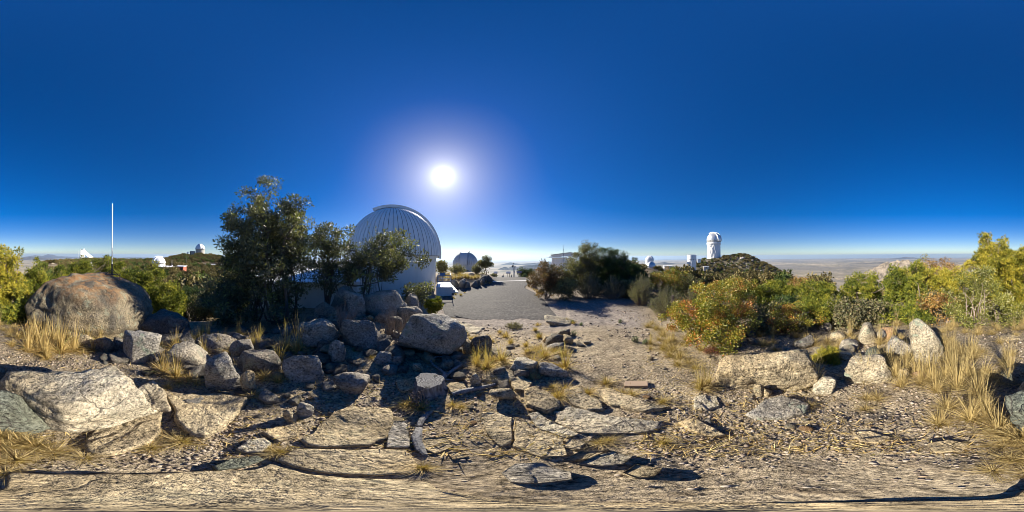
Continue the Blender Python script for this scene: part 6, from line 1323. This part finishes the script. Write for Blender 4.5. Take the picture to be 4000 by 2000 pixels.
def scatter(name, label, pts):
    """the rest of the wood, read as one mass"""
    for q in range(5):
        P = [p for p in pts if p[6] == q]
        if not P: continue
        me = bpy.data.meshes.new(name); me.from_pydata([(p[0], p[1], p[7] - 0.15) for p in P], [], [])
        a = me.attributes.new('scl', 'FLOAT', 'POINT'); a.data.foreach_set('value', [p[4] for p in P]); b = me.attributes.new('rot', 'FLOAT_VECTOR', 'POINT'); b.data.foreach_set('vector', [c for p in P for c in (0, 0, p[5])])
        o = link(name, me); tag(o, label, None, None, 'stuff')
        ng = bpy.data.node_groups.new('scatter', 'GeometryNodeTree'); ng.interface.new_socket('Geometry', in_out='INPUT', socket_type='NodeSocketGeometry'); ng.interface.new_socket('Geometry', in_out='OUTPUT', socket_type='NodeSocketGeometry')
        N = ng.nodes; gi, go, ip, oi, na, nb = N.new('NodeGroupInput'), N.new('NodeGroupOutput'), N.new('GeometryNodeInstanceOnPoints'), N.new('GeometryNodeObjectInfo'), N.new('GeometryNodeInputNamedAttribute'), N.new('GeometryNodeInputNamedAttribute')
        oi.inputs['Object'].default_value = CROWN[q]; oi.transform_space = 'ORIGINAL'
        na.data_type = 'FLOAT_VECTOR'; na.inputs['Name'].default_value = 'rot'; nb.data_type = 'FLOAT'; nb.inputs['Name'].default_value = 'scl'
        lk = ng.links.new; lk(gi.outputs[0], ip.inputs['Points']); lk(oi.outputs['Geometry'], ip.inputs['Instance']); lk(na.outputs['Attribute'], ip.inputs['Rotation']); lk(nb.outputs['Attribute'], ip.inputs['Scale']); lk(ip.outputs[0], go.inputs[0])
        md = o.modifiers.new('scatter', 'NODES'); md.node_group = ng
CROWN = {}
def plant(pts, name, label, group):
    for p in pts:
        e = empty(name, (p[0], p[1], p[7] - 0.15), p[5]); e.scale = (p[4],) * 3; hue = ('brownish', 'olive brown', 'tawny', 'green', 'deep green')[p[6]]; tag(e, label % hue, 'tree', '%s %s' % (hue, group))
        c = link('crown', PRO[p[6]][0], e); link('trunk', PRO[p[6]][1], e); CROWN.setdefault(p[6], c)
def ok_left(u, r, rng):
    if 165 < u < 262 and 95 < r < 185: return rng.random() < 0.10
    if 575 < u < 690 and 88 < r < 128: return (u < 600 or u > 655) and r < 97
    if 690 <= u < 730 and 92 < r < 116: return False
    if 770 < u < 905 and 158 < r < 185: return False
    if 735 < u < 812 and 265 < r < 310: return False
    if r < 24 and u < 690: return False
    if 300 < u < 400 and r > 405: return False
    return True
LP = forest(1, 120, 945, 15, 420, 1700, 1.0, 1.65, ok_left, 4.3); LP.sort(key=lambda p: -p[4] / p[2])
RP = forest(2, 2560, 3140, 22, 420, 3000, 0.7, 1.4, lambda u, r, rng: not (u < 2660 and r < 150) and not (2755 < u < 2822 and 335 < r < 395) and not (2675 < u < 2728 and 235 < r < 300) and not (2740 < u < 2775 and 225 < r < 275) and not (r > 285 and rng.random() < 0.45) and not (2840 < u < 3010 and 255 < r < 268), 2.6); RP.sort(key=lambda p: -p[4] / p[2])
RP2 = forest(3, 3130, 3700, 16, 520, 420, 0.5, 1.0, lambda u, r, rng: True, 3.0)
MP = forest(4, 2300, 2620, 18, 230, 320, 0.6, 1.1, lambda u, r, rng: not (u > 2470) and not (2130 < u < 2260 and 28 < r < 48), 3.2)
plant(LP[:190], 'oak_tree', 'small rounded %s oak in the woodland below the boulder', 'oaks of the woodland below the boulder')
plant(RP[:100], 'oak_shrub', 'round %s shrub on the slope below the big domed tower', 'shrubs on the slope below the domed towers')
scatter('woodland', 'brown-green oak woodland covering the far slopes', LP[190:]); scatter('scrub', 'olive scrub covering the rocky hillside', RP[100:] + RP2 + MP)
def hill_rocks():
    rng = np.random.default_rng(15); D, F = ico(2); pts = []
    while len(pts) < 260:
        u = rng.uniform(2735, 3120); r = rng.uniform(190, 372)
        if (2755 < u < 2822 and r > 342): continue
        if r < 290 and rng.random() < 0.6: continue
        pts.append((u, r))
    a = (np.array([p[0] for p in pts]) - 2000) * 2 * math.pi / 4000; r = np.array([p[1] for p in pts]); u = np.array([p[0] for p in pts]); x, y = r * np.sin(a), r * np.cos(a); z = G(x, y); n = len(x)
    s_ = rng.uniform(0.5, 1.5, n) * (1 + 1.3 * ((u > 2840) & (u < 2960) & (r > 330)))
    base = D[None] * (1 + 0.3 * rng.uniform(-1, 1, (n, len(D))))[:, :, None] * np.stack([s_ * rng.uniform(.8, 1.6, n), s_ * rng.uniform(.8, 1.4, n), s_ * rng.uniform(.5, 1.1, n)], 1)[:, None, :]
    V = base + np.stack([x, y, z], 1)[:, None, :]; FF = (F[None] + (np.arange(n) * len(D))[:, None, None]).reshape(-1, 3)
    o = link('hillside_rocks', mesh_np('hillside_rocks', V.reshape(-1, 3), FF, None, [M['hillrock']])); tag(o, 'pale granite rubble covering the hillside below the domed tower', None, None, 'stuff')
t_ = NT('hillside_granite'); co_ = t_.obj(False); M['hillrock'] = t_.fin(t_.mix(t_.noise(co_, 0.3, 4), (0.20, 0.185, 0.165), (0.48, 0.43, 0.36)), 0.95, spec=0.1)
hill_rocks()

# ------------------------------------------------------------------ the hazy air
hz = MB(); hz.box((0, 0, (460 - 2250) / 2), (245000, 245000, 460 + 2250))
tm = bpy.data.materials.new('haze_air'); tm.use_nodes = True; tn = tm.node_tree; tn.nodes.clear()
pv = tn.nodes.new('ShaderNodeVolumePrincipled'); pv.inputs['Color'].default_value = (0.52, 0.72, 1.0, 1); pv.inputs['Density'].default_value = 1.25e-5; pv.inputs['Anisotropy'].default_value = 0.3
om = tn.nodes.new('ShaderNodeOutputMaterial'); tn.links.new(pv.outputs[0], om.inputs['Volume'])
ho = hz.build('haze', tm); tag(ho, 'pale desert haze filling the air', None, None, 'stuff')
